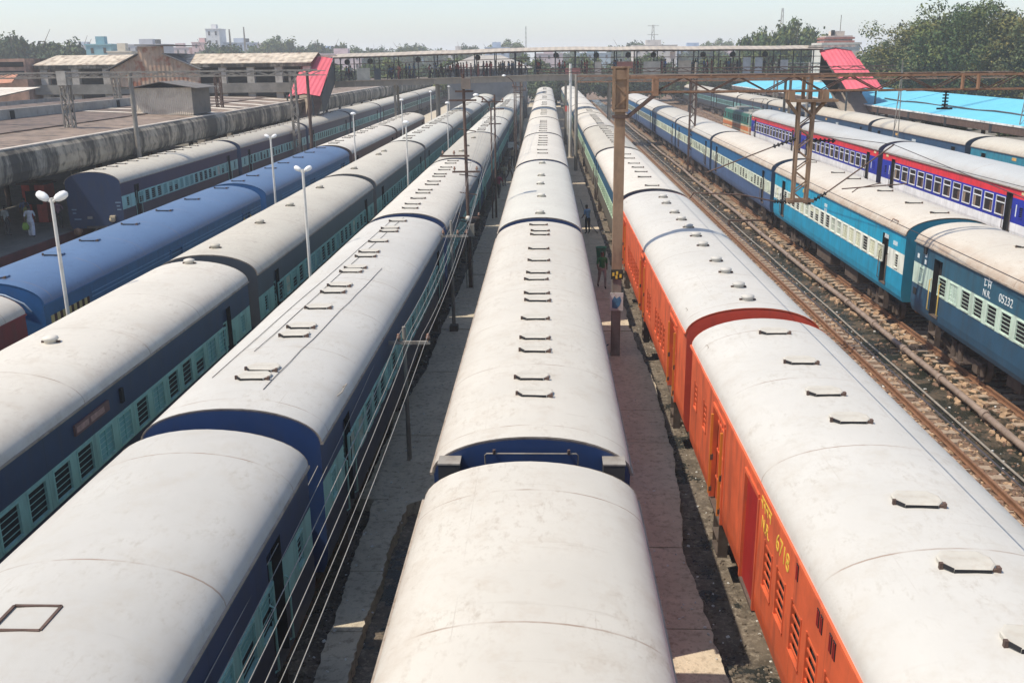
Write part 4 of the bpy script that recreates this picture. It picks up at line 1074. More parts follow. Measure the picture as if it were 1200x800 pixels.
# hut on the roof
hx, hy, hz = -31.2, 79.5, 5.75
hut = root('rooftop_hut', (hx, hy, hz), "small corrugated cabin with a dark pitched roof standing on the platform roof", 'cabin')
W2, D2, HH = 2.35, 4.2, 2.15
HUTM = corrugated("hut_sheet_lit", (.64, .54, .42), (.28, .19, .13), .16, 0, .3)  # front wall: sunlight is put into this brighter base colour
HUTS = corrugated("hut_sheet_shaded", (.17, .15, .125), (.08, .075, .07), .16, 1, .5)  # side and rear walls: shade put into the darker colour, plus stains
mb = MB(); mb.box(-W2, W2, -.02, 0.02, 0, HH, 0); mb.box(W2 - .02, W2 + .02, 0, D2, 0, HH, 1); mb.box(-W2 - .02, -W2 + .02, 0, D2, 0, HH, 1); mb.box(-W2, W2, D2 - .02, D2 + .02, 0, HH, 1)
mb.obj("wall", [HUTM, HUTS], hut)
mb = MB(); zz = HH + .5
for s in (-1, 1):
    mb.add([(0, -.5, zz), (s * (W2 + .6), -.5, HH - .02), (s * (W2 + .6), D2 + .3, HH - .02), (0, D2 + .3, zz), (0, -.5, zz - .05), (s * (W2 + .6), -.5, HH - .07), (s * (W2 + .6), D2 + .3, HH - .07), (0, D2 + .3, zz - .05)],
           [(0, 1, 2, 3), (7, 6, 5, 4), (0, 4, 5, 1), (1, 5, 6, 2), (2, 6, 7, 3)])
mb.obj("roof", [corrugated("hut_roof_sheet", (.17, .155, .14), (.08, .07, .06), .16, 1, .4)], hut)
mb = MB(); mb.add([(-W2, .03, HH), (W2, .03, HH), (0, .03, zz - .06)], [(0, 1, 2)]); mb.obj("gable", [DARK], hut)

# long hall behind the roofs with central rusty gable
hall = root('station_hall', (-43, 116, .6), "long low station hall with pale roof and rusty central gable, left of the footbridge", 'building')
O4 = (-43, 116, .6)
HALLR = corrugated("hall_roof_sheet", (.48, .41, .32), (.24, .18, .13), .8, 0, .8, .25)
for xa, xb in ((-60.2, -47.2), (-45.6, -27.2)):
    mb = MB(); mb.add([(xa, 114.6, 9.75), (xb, 114.6, 9.75), (xb, 118.5, 10.85), (xa + 1.2, 118.5, 10.85), (xa, 114.6, 9.68), (xb, 114.6, 9.68), (xb, 118.5, 10.78), (xa + 1.2, 118.5, 10.78)], [(0, 1, 2, 3), (7, 6, 5, 4), (0, 4, 5, 1), (0, 3, 7, 4), (1, 5, 6, 2)])
    mb.add([(xa, 122.4, 9.75), (xb, 122.4, 9.75), (xb, 118.5, 10.85), (xa + 1.2, 118.5, 10.85)], [(3, 2, 1, 0)])
    rel(mb, "roof", [HALLR], hall, O4)
    rel(MB().box(xa + .1, xb - .1, 114.7, 114.8, 9.3, 9.68), "fascia", [FASC], hall, O4)
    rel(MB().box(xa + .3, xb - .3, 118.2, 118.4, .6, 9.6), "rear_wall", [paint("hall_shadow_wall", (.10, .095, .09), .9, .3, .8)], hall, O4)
    n = int((xb - xa) / 3.4)
    for i in range(n + 1):
        x = xa + .7 + i * (xb - xa - 1.8) / n; rel(MB().box(x, x + .85, 114.9, 115.5, .6, 9.3), "pier", [paint("pier_plaster", (.46, .41, .35), .85, .25, .7, (.2, .16, .12), .4)], hall, O4)
    rel(MB().box(xa, xb, 114.5, 114.7, 6.4, 7.5), "balustrade", [paint("balustrade_dark", (.22, .2, .17), .85, .3, .5)], hall, O4)
GABM = corrugated("rusty_gable_sheet", (.42, .29, .20), (.30, .11, .06), .5, 0, .9, .3)
mb = MB(); g = [(-50.8, 9.0), (-50.8, 9.1), (-47.3, 10.75), (-47.3, 11.7), (-44.3, 11.7), (-44.3, 10.75), (-40.3, 9.1), (-40.3, 7.2), (-50.8, 7.2)]
n = len(g); mb.add([(x, 114.2, z) for x, z in g], [tuple(range(n))]); mb.add([(x, 114.5, z) for x, z in g], [tuple(range(n))[::-1]])
mb.add([(x, 114.2, z) for x, z in g] + [(x, 114.5, z) for x, z in g], [(i, (i + 1) % n, n + (i + 1) % n, n + i) for i in range(n)])
rel(mb, "gable", [GABM], hall, O4)
for xa, za, xb, zb in ((-51.2, 8.98, -47.3, 10.8), (-40.0, 9.0, -44.3, 10.8), (-47.4, 11.78, -42.6, 11.72)):
    mb = MB(); mb.bar((xa, 113.9, za + .08), (xb, 113.9, zb + .08), .3, .1); mb.bar((xa, 118, za + .08), (xb, 118, zb + .08), 8.0, .08); rel(mb, "gable_coping", [paint("dark_felt", (.14, .13, .12), .8)], hall, O4)
rel(MB().box(-64.5, -60.4, 113.5, 121, .6, 10.5), "end_block", [paint("end_block_plaster", (.38, .24, .18), .9, .5, .45, (.2, .15, .12), .5)], hall, O4)
for z in (8.6, 9.6): rel(MB().box(-64.3, -60.6, 113.4, 113.5, z, z + .55), "window", [DARK], hall, O4)
awn = MB(); awn.add([(-66, 112, 8.3), (-60.5, 112, 8.9), (-60.5, 110.2, 7.9), (-66, 110.2, 7.6)], [(0, 1, 2, 3)]); awn.add([(-66, 112, 8.2), (-60.5, 112, 8.8), (-60.5, 110.2, 7.8), (-66, 110.2, 7.5)], [(3, 2, 1, 0)])
rel(awn, "awning", [paint("orange_canvas", (.45, .20, .12), .8, .3, .6, (.3, .2, .15), .5)], hall, O4)

# ================================================================== footbridge
BR = root('footbridge', (0, 121, GZ), "long covered footbridge crowded with people, crossing above all the trains", 'footbridge')
OB = (0, 121, GZ)
def bz(x):  # deck top height along the bridge
    return 7.95 + (0.021 * x if x < 0 else -.006 * x)
def br_(mb, name, mats): return rel(mb, name, mats, BR, OB)
xs = [-25.5 + i * 2.42 for i in range(25)]; xe = xs[-1]
CONCB = paint("bridge_concrete", (.25, .21, .165), .85, .2, .5, (.18, .15, .12), .5, streak=1)
BRDK = paint("bridge_dark_steel", (.045, .055, .06), .7, .3)
mb = MB()
for a, b in zip(xs, xs[1:]):
    za, zb = bz(a), bz(b)
    for y0, y1, t in ((119, 119.35, .66), (122.65, 123, .66), (119.35, 122.65, .25)):
        mb.add([(a, y0, za - t), (b, y0, zb - t), (b, y1, zb - t), (a, y1, za - t), (a, y0, za), (b, y0, zb), (b, y1, zb), (a, y1, za)], [(0, 3, 2, 1), (4, 5, 6, 7), (0, 1, 5, 4), (1, 2, 6, 5), (2, 3, 7, 6), (3, 0, 4, 7)])
    mb.box(a - .06, a + .06, 118.9, 119, za - .62, za)
    mb.add([(a, 118.85, za - .02), (b, 118.85, zb - .02), (b, 119.4, zb - .02), (a, 119.4, za - .02), (a, 118.85, za + .1), (b, 118.85, zb + .1), (b, 119.4, zb + .1), (a, 119.4, za + .1)], [(0, 3, 2, 1), (4, 5, 6, 7), (0, 1, 5, 4), (1, 2, 6, 5), (2, 3, 7, 6), (3, 0, 4, 7)])
br_(mb, "deck", [CONCB])
mb = MB()
RFM = corrugated("bridge_roof_sheet", (.40, .35, .29), (.32, .26, .2), .8, 0, .5)
for i, (a, b) in enumerate(zip(xs, xs[1:])):
    ea, eb = bz(a) + 2.86 + .02 * math.sin(i * 1.7), bz(b) + 2.86 + .02 * math.sin(i * 1.7 + 1.7)
    for y0, y1, f in ((118.3, 121, 1), (123.7, 121, -1)):
        vs_ = [(a, y0, ea), (b, y0, eb), (b, y1, eb + .38), (a, y1, ea + .38), (a, y0, ea - .07), (b, y0, eb - .07), (b, y1, eb + .3), (a, y1, ea + .3)]
        fs = [(0, 1, 2, 3), (7, 6, 5, 4), (0, 4, 5, 1)]
        mb.add(vs_, fs if f > 0 else [q[::-1] for q in fs])
br_(mb, "roof", [RFM])
for x in xs:
    for y in (119.15, 122.85):
        br_(MB().box(x - .06, x + .06, y - .06, y + .06, bz(x), bz(x) + 2.9), "post", [BRDK])
for y in (119.15, 122.85):
    mb = MB()
    for a, b in zip(xs, xs[1:]):
        for h, t in ((2.0, .07), (2.74, .12), (1.15, .06), (.7, .035), (.3, .035)):
            mb.bar((a, y, bz(a) + h), (b, y, bz(b) + h), t)
        for q in range(1, 4):
            x = a + (b - a) * q / 4; mb.bar((x, y, bz(x) + .1), (x, y, bz(x) + 1.15), .018)
    br_(mb, "railing", [BRDK if y > 120 else RUSTD])
r = random.Random(3)
for x in (-24.0, -8.2, 1.2, 9.8, 12.8, 18.7, 22.2, -15.4, 6.0, 26.0, -21.2):
    mb = MB(); z = bz(x) + 2.25; mb.tube([(x, 119.6, z), (x, 119.6, z + .5)], .03, 6); mb.lathe([(0, -.16), (.3, -.16), (.34, -.05), (.34, .05), (.3, .16), (0, .16)], (x, 119.6, z), 'y', 14)
    br_(mb, "fan", [BLACK])
for x, w, z0, z1, c in ((-22.0, 1.6, .1, 1.5, (.46, .42, .34)), (-20.3, .8, .1, 1.4, (.04, .05, .06)), (3.2, 1.8, .1, .8, (.35, .12, .10)), (12.6, 2.0, .1, 1.5, (.38, .34, .28)), (16.5, 1.5, .1, 1.6, (.40, .33, .25)), (9.4, 1.9, .7, 1.5, (.28, .10, .07)), (23.8, .9, .1, 1.9, (.36, .36, .36)), (25.2, .9, .1, 1.9, (.36, .36, .36)), (28.2, .9, .5, 1.6, (.4, .38, .36)), (6.2, .8, .1, 1.5, (.42, .36, .3)), (15.0, .6, 1.8, 2.6, (.55, .45, .4))):
    br_(MB().box(x - w / 2, x + w / 2, 119.0, 119.06, bz(x) + z0, bz(x) + z1), "board", [paint("board_%d" % int(x * 10), c, .7, .2, 1)])
for x in (-18.4, -13.3, -3.0, 2.4, 7.7, 17.7, 29.3):
    br_(MB().box(x - .13, x + .13, 119.6, 119.9, GZ, bz(x) - .25).box(x - .13, x + .13, 122.1, 122.4, GZ, bz(x) - .25).box(x - .1, x + .1, 119.5, 122.5, bz(x) - .7, bz(x) - .3), "pier", [CONCB])
REDS = corrugated("red_stair_sheet", (.62, .10, .13), (.52, .10, .12), .5, 0, .35)
def stair(top, bot, n, zt, zb_):
    """roofed stair from the bridge down towards the camera, red sheets in n overlapping lengths"""
    YT, YB = 119.0, 108.0
    mb = MB()
    for i in range(n):
        a, b = i / n, (i + 1) / n + .012
        ya, yb = YT + (YB - YT) * a, YT + (YB - YT) * b; za, zb = zt + (zb_ - zt) * a + .03 * i, zt + (zb_ - zt) * b + .03 * i
        k = (i + .5) / n if n > 1 else None
        A = [top[q] + (bot[q] - top[q]) * (a if k is None else k) + (0 if k is None else .55 * (k - .5)) for q in (0, 1)]; B = [top[q] + (bot[q] - top[q]) * (b if k is None else k) + (0 if k is None else .55 * (k - .5)) for q in (0, 1)]
        am, bm = sum(A) / 2, sum(B) / 2
        for (p, q, p2, q2, hp, hq) in ((A[0], am, B[0], bm, 0, .3), (am, A[1], bm, B[1], .3, 0)):
            vs_ = [(p, ya, za + hp), (q, ya, za + hq), (q2, yb, zb + hq), (p2, yb, zb + hp)]
            mb.add(vs_, [(3, 2, 1, 0)]); mb.add([(x, y, z - .08) for x, y, z in vs_], [(0, 1, 2, 3)])
            mb.add([vs_[3], vs_[2], (vs_[2][0], vs_[2][1], vs_[2][2] - .12), (vs_[3][0], vs_[3][1], vs_[3][2] - .12)], [(0, 1, 2, 3), (3, 2, 1, 0)])
    br_(mb, "stair_roof", [REDS])
    x0, x1 = top
    mb = MB(); mb.add([(x0 + .2, YT, 8.0), (x1 - .2, YT, 8.0), (x1 - .2, YB - 4, 1.6), (x0 + .2, YB - 4, 1.6), (x0 + .2, YT, 7.6), (x1 - .2, YT, 7.6), (x1 - .2, YB - 4, 1.2), (x0 + .2, YB - 4, 1.2)], [(3, 2, 1, 0), (4, 5, 6, 7), (0, 4, 7, 3), (1, 2, 6, 5)])
    br_(mb, "stair_flight", [CONCB])
    for t in (.05, .5, .95):
        y = YT + (YB - YT) * t; z = zt + (zb_ - zt) * t
        for x in (x0 + .3, x1 - .3): br_(MB().box(x - .08, x + .08, y - .08, y + .08, max(.6, z - 3.2), z - .1), "stair_post", [BRDK])
stair((-29.0, -25.6), (-28.4, -24.9), 1, 10.15, 6.2); stair((32.4, 36.1), (32.3, 36.2), 4, 10.4, 6.15)
mb = MB(); mb.add([(-25.5, 119, 10.1), (-24.8, 108.1, 6.1), (-24.8, 108.5, 4), (-25.5, 119, 7.3)], [(0, 1, 2, 3), (3, 2, 1, 0)]); br_(mb, "stair_side_panel", [paint("dark_panel", (.05, .055, .06), .8)])
mb = MB(); mb.add([(32.4, 119, 10.3), (32.4, 110.5, 6.6), (32.4, 112, 5.5), (32.4, 119, 7.3)], [(0, 1, 2, 3), (3, 2, 1, 0)]); br_(mb, "stair_side_panel", [paint("dark_panel", (.05, .055, .06), .8)])
rel(MB().box(-31, -25.2, 118.9, 124, 10.3, 10.5).box(30.8, 36.5, 118.6, 124, 10.75, 10.98), "landing_roof", [RFM], BR, OB)

# ================================================================== right platform with turquoise roof
tq = root('platform_canopy', (43, 90, .6), "long turquoise sheet roof over the right-hand platform", 'platform roof')
OT = (43, 90, .6)
TQ = corrugated("turquoise_sheet", (.12, .44, .58), (.12, .40, .52), .8, 1, .3, .06)
for xa, za, xb, zb in ((35.4, 4.55, 41.5, 5.9), (41.5, 5.9, 50, 4.9)):
    mb = MB(); mb.prism([(xa, za), (xa, za + .06), (xb, zb + .06), (xb, zb)], 35, 105); rel(mb, "roof", [TQ], tq, OT)
    mb = MB(); mb.prism([(xa, za), (xa, za + .06), (xb, zb + .06), (xb, zb)], 105.3, 190); rel(mb, "roof", [TQ], tq, OT)
rel(MB().prism([(35.36, 4.48), (35.36, 4.62), (35.5, 4.62), (35.5, 4.48)], 35, 190), "gutter", [paint("white_flaking", (.66, .64, .6), .8, .3, .9, (.1, .07, .05), .5)], tq, OT)
rel(MB().prism([(35.42, 3.9), (35.42, 4.46), (35.7, 4.5), (35.7, 3.9)], 35, 190), "fascia", [RUSTD], tq, OT)
mb = MB(); mb.tube([(37.6 + .12 * math.sin(y * .4), y, 5.17 + .05 * math.sin(y * .7)) for y in range(36, 112, 3)], .07, 6); rel(mb, "cable_bundle", [paint("dark_cable", (.06, .06, .06), .8)], tq, OT)
for y in range(40, 190, 9):
    mb = MB(); mb.box(41.3, 41.6, y, y + .3, .5, 5.7); mb.bar((41.4, y + .15, 4.6), (36, y + .15, 4.4), .12, .15); rel(mb, "column", [RUSTD], tq, OT)
    rel(MB().box(35.4, 36.1, y + 3, y + 3.5, 3.75, 4.5), "speaker_box", [BLACK], tq, OT)
kind(MB().box(35.6, 56, 30, 330, GZ - .3, .60).obj("platform", [PLATC]))

# ================================================================== portals over the tracks
def insulator(parent, p, q, name="insulator", mat=None, rr=.07):
    p = Vector(p); q = Vector(q); n = 6; mb = MB(); mb.tube([p, q], .03, 6)
    d = (q - p)
    for i in range(n):
        c = p + d * ((i + .5) / n); dn = d.normalized(); mb.tube([c - dn * .02, c + dn * .02], rr, 10)
    return mb.obj(name, [mat or BLACK], parent)
PY = 32.7
pt = root('overhead_line_portal', (2.45, PY, -.3), "near rusty overhead-line portal on a tall brown post with a hanging lattice mast", 'portal frame')
OP = (2.45, PY, -.3)
def pp(mb, name, mats): return rel(mb, name, mats, pt, OP)
mb = MB()
# channel-section post: lower grey, upper brown, separate heights
for (z0, z1, m) in ((-.45, 2.7, 0), (2.7, 9.55, 1)):
    w = .168 if m else .155
    mb.box(2.45 - w, 2.45 + w, PY - .17, PY - .13, z0, z1 - .002, m); mb.box(2.45 - w, 2.45 + w, PY + .13, PY + .17, z0, z1 - .002, m)
    mb.box(2.45 - w + .003, 2.45 - w + .04, PY - .128, PY + .128, z0, z1 - .004, m); mb.box(2.45 + w - .04, 2.45 + w - .003, PY - .128, PY + .128, z0, z1 - .004, m)
pp(mb, "post", [GREYP, BROWNP])
mb = MB(); lattice(mb, (2.45, PY, 8.2), (2.45, PY, 9.5), .44, .40, 0, .07, .4); mb.box(2.2, 2.7, PY - .23, PY + .23, 8.12, 8.2); mb.box(2.15, 2.75, PY - .23, PY + .23, 9.5, 9.56); mb.box(2.26, 2.64, PY - .22, PY - .19, 9.15, 9.45); pp(mb, "post_head", [BROWNP])
def mark(name, z0, z1, col, w=.23, y=-.19):
    return pp(MB().box(2.45 - w, 2.45 + w, PY + y - .02, PY + y, z0, z1), name, [col])
mark("notice_board", 1.36, 2.0, paint("board_white", (.55, .56, .54), .6, .2, 3, (.3, .2, .15), .4), .23)
mb = MB(); bp_ = [(-.15, -.22), (.02, -.25), (.12, -.12), (.17, .05), (.12, .2), (0, .12), (-.08, .2), (-.16, .05)]
mb.add([(2.45 + x, PY - .214, 1.68 + z) for x, z in bp_], [tuple(range(8))]); pp(mb, "notice_mark", [paint("notice_blue", (.05, .17, .32), .6, .3, 5)])
mark("number_band", 2.48, 2.82, paint("band_black", (.03, .03, .02), .6), .21)
for i, (x, z) in enumerate(((-.13, 2.66), (0.0, 2.7), (.12, 2.6), (-.02, 2.56))):
    pp(MB().box(2.45 + x - .035, 2.45 + x + .035, PY - .222, PY - .212, z - .06, z + .06), "number_mark", [LETY])
XEND = 43.5
for z, h, m in ((9.2, .075, RUST), (8.74, .055, RUST)):
    for y in (-.18, .18): pp(MB().bar((2.3 if z > 9 else 2.6, PY + y, z), (XEND, PY + y, z - .03), .05, h), "beam_chord", [m])
mb = MB(); x = 3.6; i = 0
while x < XEND - 1.2:
    for y in (-.18, .18): mb.bar((x, PY + y, 9.2 if i % 2 else 8.74), (x + .9, PY + y, 8.74 if i % 2 else 9.2), .035)
    mb.bar((x, PY - .18, 9.24), (x + .9, PY + .18, 9.24), .03); mb.bar((x, PY - .18, 8.7), (x + .9, PY + .18, 8.7), .03); x += .9; i += 1
pp(mb, "beam_lacing", [RUSTD])
pp(MB().box(3.5, 3.68, PY - .25, PY + .25, 8.62, 9.2), "beam_bracket", [RUST])
for y in (-.18, .18): pp(MB().bar((3.6, PY + y, 8.66), (2.72, PY + y, 7.95), .09, .09).bar((2.72, PY + y, 7.95), (2.2, PY + y, 7.95), .09, .09), "strut", [RUSTD])
# hanging lattice mast
DX = 8.55
mb = MB()
mb.box(7.95, 9.5, PY - .35, PY + .35, 8.38, 8.46); 
for s in (-1, 1):
    mb.bar((DX + s * .12, PY, 9.2), (DX + s * .12, PY, 8.46), .1, .12)
    mb.bar((DX + s * .62, PY - .1, 8.4), (DX + s * .2, PY - .1, 7.9), .07); mb.bar((DX + s * .62, PY + .1, 8.4), (DX + s * .2, PY + .1, 7.9), .07)
    mb.box(DX + s * .55 - .1, DX + s * .55 + .1, PY - .3, PY + .3, 8.46, 8.72)
for s in (-1, 1):
    for y in (-.14, .14): mb.bar((DX + s * .24, PY + y, 8.38), (DX + s * .22, PY + y, 5.02), .075, .06)
k = 9
for i in range(k):
    z0 = 8.3 - i * .36; s = 1 if i % 2 else -1
    for y in (-.15, .15): mb.bar((DX + s * .23, PY + y, z0), (DX - s * .23, PY + y, z0 - .36), .035)
mb.box(DX - .45, DX + .45, PY - .2, PY - .1, 5.1, 5.2); mb.box(DX - .4, DX + .4, PY + .1, PY + .2, 5.1, 5.2)
pp(mb, "drop_mast", [BROWNP])
insulator(pt, *( [Vector(q) - Vector(OP) for q in ((8.85, PY, 5.02), (9.45, PY, 5.4))] ))
pp(MB().tube([(9.45, PY, 5.4), (11.55, PY, 6.98)], .025, 6).tube([(9.95, PY, 5.52), (12.1, PY, 5.68)], .022, 6).tube([(10.3, PY, 5.4), (10.45, PY - .1, 5.55), (11.2, PY - .1, 5.72)], .018, 6), "cantilever", [RUSTD])
insulator(pt, *([Vector(q) - Vector(OP) for q in ((8.3, PY, 7.2), (7.55, PY, 6.93))]))
insulator(pt, *([Vector(q) - Vector(OP) for q in ((8.75, PY, 7.15), (9.6, PY, 7.1))]))
pp(MB().tube([(7.55, PY, 6.93), (5.4, PY, 6.1)], .022, 6), "cantilever", [RUSTD])
insulator(pt, *([Vector(q) - Vector(OP) for q in ((8.25, PY, 5.1), (7.7, PY, 5.12))]))
pp(MB().tube([(7.7, PY, 5.12), (6.6, PY, 5.35), (5.0, PY, 5.42)], .025, 6).tube([(5.0, PY, 5.42), (4.9, PY + .2, 5.2)], .02, 6), "cantilever", [RUSTD])
insulator(pt, *([Vector(q) - Vector(OP) for q in ((13.05, PY, 8.7), (13.05, PY, 8.1))]), rr=.1)
pp(MB().bar((12.8, PY, 8.12), (13.3, PY, 8.12), .06), "clamp", [BLACK])
for x in (13.4, 13.9): pp(MB().box(x, x + .06, PY - .34, PY - .2, 8.74, 9.2), "splice_plate", [RUST])
pp(MB().box(38, 38.4, PY - .2, PY + .2, GZ, 9.3), "far_post", [BROWNP])
mb = MB(); mb.tube([(3.0, PY - .2, -.3), (1.9, PY - .4, .1)], .02, 6)

# further portals
def portal(Y, xa, xb, posts, ztop, label, mat, chord=.09, lat=True, gap=.5, extra=None):
    rt = root('overhead_line_portal', (xa, Y, GZ), label, 'portal frame', 'overhead-line portals')
    O = (xa, Y, GZ)
    for z in (ztop, ztop - gap):
        for y in (-.3, .3): rel(MB().bar((xa, Y + y, z), (xb, Y + y, z), chord, chord), "beam_chord", [mat], rt, O)
    mb = MB(); x = xa; i = 0
    while x < xb - 1:
        for y in (-.3, .3): mb.bar((x, Y + y, ztop if i % 2 else ztop - gap), (x + 1, Y + y, ztop - gap if i % 2 else ztop), .04)
        x += 1; i += 1
    rel(mb, "beam_lacing", [mat], rt, O)
    for x, k, z1, m in posts:
        mb = MB()
        if k == 'lat': lattice(mb, (x, Y, GZ), (x, Y, z1), .5, .5, 0, .1, .6)
        else: mb.tube([(x, Y, GZ), (x, Y, z1)], .17, 12, 0, .14)
        rel(mb, "post", [m], rt, O)
    if extra: extra(rt, O)
    return rt
portal(91, 2.8, 42, [(2.78, 'tube', 8.44, GREYP), (15.9 - 2.4, 'lat', 8.2, RUSTD)], 8.25, "rusty portal carrying beams in front of the footbridge from the round grey post", RUST, .11, gap=.5)
portal(104, -1.0, 36, [(2.55, 'tube', 9.3, WHITEP), (15.6, 'tube', 9.3, GREYP), (27.3, 'tube', 9.2, GREYP)], 8.75, "thin overhead beam close in front of the footbridge right of the centre train", RUSTD, .08, gap=.35)
def masts_left(rt, O):
    pass
portal(64, -62, -14.9, [(-31.6, 'lat', 9.3, GREYP), (-36.6, 'tube', 9.2, RUSTD), (-27.2, 'tube', 9.2, GREYP), (-45, 'lat', 9.2, GREYP), (-18.0, 'lat', 9.2, GREYP)][:4], 9.3, "portal of lattice masts rising through the left platform roofs", GREYP, .08, gap=.32)
rel(MB().box(-31.9, -31.3, 63.6, 64.4, 8.5, 9.4), "mast_head", [paint("grey_box", (.40, .37, .32), .8, .2)], [o for o in bpy.data.objects if o.get('label', '').startswith('portal of lattice masts')][0], (-62, 64, GZ))
portal(92, -52, -20.6, [(-23.7, 'lat', 9.0, GREYP), (-22.3, 'tube', 9.0, RUSTD), (-30.8, 'lat', 8.9, RUSTD), (-40.5, 'lat', 9.0, GREYP)], 9.0, "second portal over the left roofs in front of the red stair cover", GREYP, .07, gap=.4)
portal(150, 28, 60, [(34.5, 'lat', 9, GREYP), (50, 'lat', 9, GREYP)], 8.8, "pale portal seen beyond the turquoise roof by the trees", GREYP, .1, gap=.6)
for (x, Y, z0, z1) in ((45.5, 95, 4.9, 9.6), (30.4, 86, GZ, 9.4), (36.0, 75, 4.6, 9.1)):
    mb = MB(); mb.bar((x - .35, Y, z0), (x, Y, z1), .06); mb.bar((x + .35, Y, z0), (x, Y, z1), .06)
    for q in range(5): t = q / 5; mb.bar((x - .35 * (1 - t), Y, z0 + (z1 - z0) * t), (x + .35 * (1 - t - .2), Y, z0 + (z1 - z0) * (t + .2)), .035)
    thing(mb.obj("lattice_mast", [GREYP]), {45.5: "slim pale lattice mast against the big trees", 30.4: "slim pale lattice mast beside the middle red, blue and white coach", 36.0: "slim pale lattice mast at the edge of the turquoise roof"}[x], "mast")

# ================================================================== lamp posts
def lamp_twin(x, y, label, h=6.35, k=.72):
    rt = root('lamp_post', (x, y, GZ), label, 'lamp post', 'white lamp posts between the trains'); H = h - GZ
    MB().tube([(0, 0, 0), (0, 0, H * .5), (0, 0, H)], .062, 12, 0, .045).lathe([(.16, 0), (.14, .5), (.08, .55)], n=12).obj("post", [WHITEP], rt)
    for s in (-1, 1):
        MB().tube([(0, 0, H - .12), (s * .2 * k, 0, H - .02)], .04, 8).obj("arm", [WHITEP], rt)
        mb = MB(); prof = [(0, -.02), (.09, 0), (.15, .12), (.17, .3), (.13, .46), (.05, .52), (0, .53)]
        mb.lathe(prof, n=14); mb.box(-.10, .10, -.08, .08, .1, .42, 0)
        hd = mb.obj("lamp_head", [paint("lamp_shell", (.78, .77, .74), .4, .06)], rt, (s * .14 * k, 0, H - .04)); hd.rotation_euler = (R(-14), s * R(62), 0); hd.scale = (k, k, k)
    return rt
def lamp_single(x, y, label, h=6.3, arm=0):
    rt = root('lamp_post', (x, y, GZ), label, 'lamp post', 'white lamp posts between the trains'); H = h - GZ
    m = WHITEP if not arm else RUSTD
    if arm:
        MB().tube([(0, 0, 0), (0, 0, H - .9), (arm * .12, 0, H - .45), (arm * .55, 0, H - .1), (arm * .95, 0, H + .02)], .05, 8).obj("post", [m], rt)
    else:
        MB().tube([(0, 0, 0), (0, 0, H)], .06, 12, 0, .045).obj("post", [WHITEP], rt)
    mb = MB(); mb.lathe([(0, .12), (.12, .1), (.2, .02), (.17, -.05), (0, -.06)], n=14); mb.obj("lamp_head", [paint("lamp_shell", (.78, .77, .74))], rt, (arm * .95, 0, H + .03))
    return rt
lamp_twin(-13.45, 25.6, "near twin-headed white lamp post in front of the blue vans, lower left")
lamp_twin(-13.4, 47.0, "twin-headed white lamp post beside the second blue van, one lamp row behind", k=.5)
lamp_twin(-8.2, 32.3, "twin-headed white lamp post rising between the two cream-roofed trains left of centre", k=.5)
for i, (x, y) in enumerate(((-13.3, 67.3), (-13.3, 90.3), (-13.25, 113), (-13.2, 134))):
    lamp_single(x, y, ["single-headed white lamp post next to the maroon coaches", "white lamp post by the free end of the maroon train", "white lamp post just in front of the footbridge, left row", "small white lamp post seen under the footbridge, left row"][i])
for i, (x, y) in enumerate(((-8.22, 57.2), (-8.35, 83))):
    lamp_single(x, y, ["single-headed white lamp post between the third train and the train left of centre", "white lamp post farther along, left of the tall rusty cable pole"][i])
lamp_single(-3.55, 63.2, "curved-arm street lamp on a dark post beside the cable pole with crossarms", 7.6, -1)
lamp_single(-3.0, 93, "curved-arm lamp on a thin dark post in front of the footbridge girder", 8.3, -1)

# ================================================================== cable poles between the left and centre trains
def pole(x, y, H, r0, arms, label, mat=RUSTD, z0=-.3, extra=None, lean=0.0):
    rt = root('utility_pole', (x, y, z0), label, 'utility pole', 'poles carrying cables left of the centre train')
    MB().tube([(0, 0, -.2), (lean * .5, 0, (H - z0) * .5), (lean, 0, H - z0)], r0, 10, 0, r0 * .75).obj("pole", [mat], rt)
    for (xa, xb, z, ins) in arms:
        MB().bar((xa - x, -.08, z - z0), (xb - x, -.08, z - z0), .07, .08).obj("crossarm", [mat], rt)
        if ins:
            for q in ins:
                mb = MB(); mb.tube([(0, 0, 0), (0, 0, .08)], .02, 6); mb.lathe([(.03, .06), (.06, .08), (.055, .13), (.035, .14), (.045, .18), (.02, .21), (0, .21)], n=10)
                mb.obj("insulator", [paint("insulator_brown", (.22, .12, .08), .35, .1)], rt, (q - x, -.08, z - z0 + .03))
    if extra: extra(rt, x, z0)
    return rt
P1 = pole(-3.62, 23.3, 3.35, .062, [(-4.24, -2.95, 2.95, (-4.2, -3.75, -3.0))], "short cable pole with one crossarm nearest the camera, by the centre coach", GREYP)
P2x = lambda rt, x, z0: (MB().lathe([(.1, 0), (.12, .1), (.05, .14)], n=10).obj("cable_clamp", [STEEL], rt, (0, 0, 2.2)), MB().box(-.16, .16, -.16, .16, -.2, .22).obj("base_block", [STEEL], rt))
pole(-3.6, 35.9, 4.0, .07, [(-4.25, -2.95, 3.42, (-4.2, -3.9, -3.35, -3.0))], "cable pole with one crossarm, second along the wires", GREYP, extra=P2x)
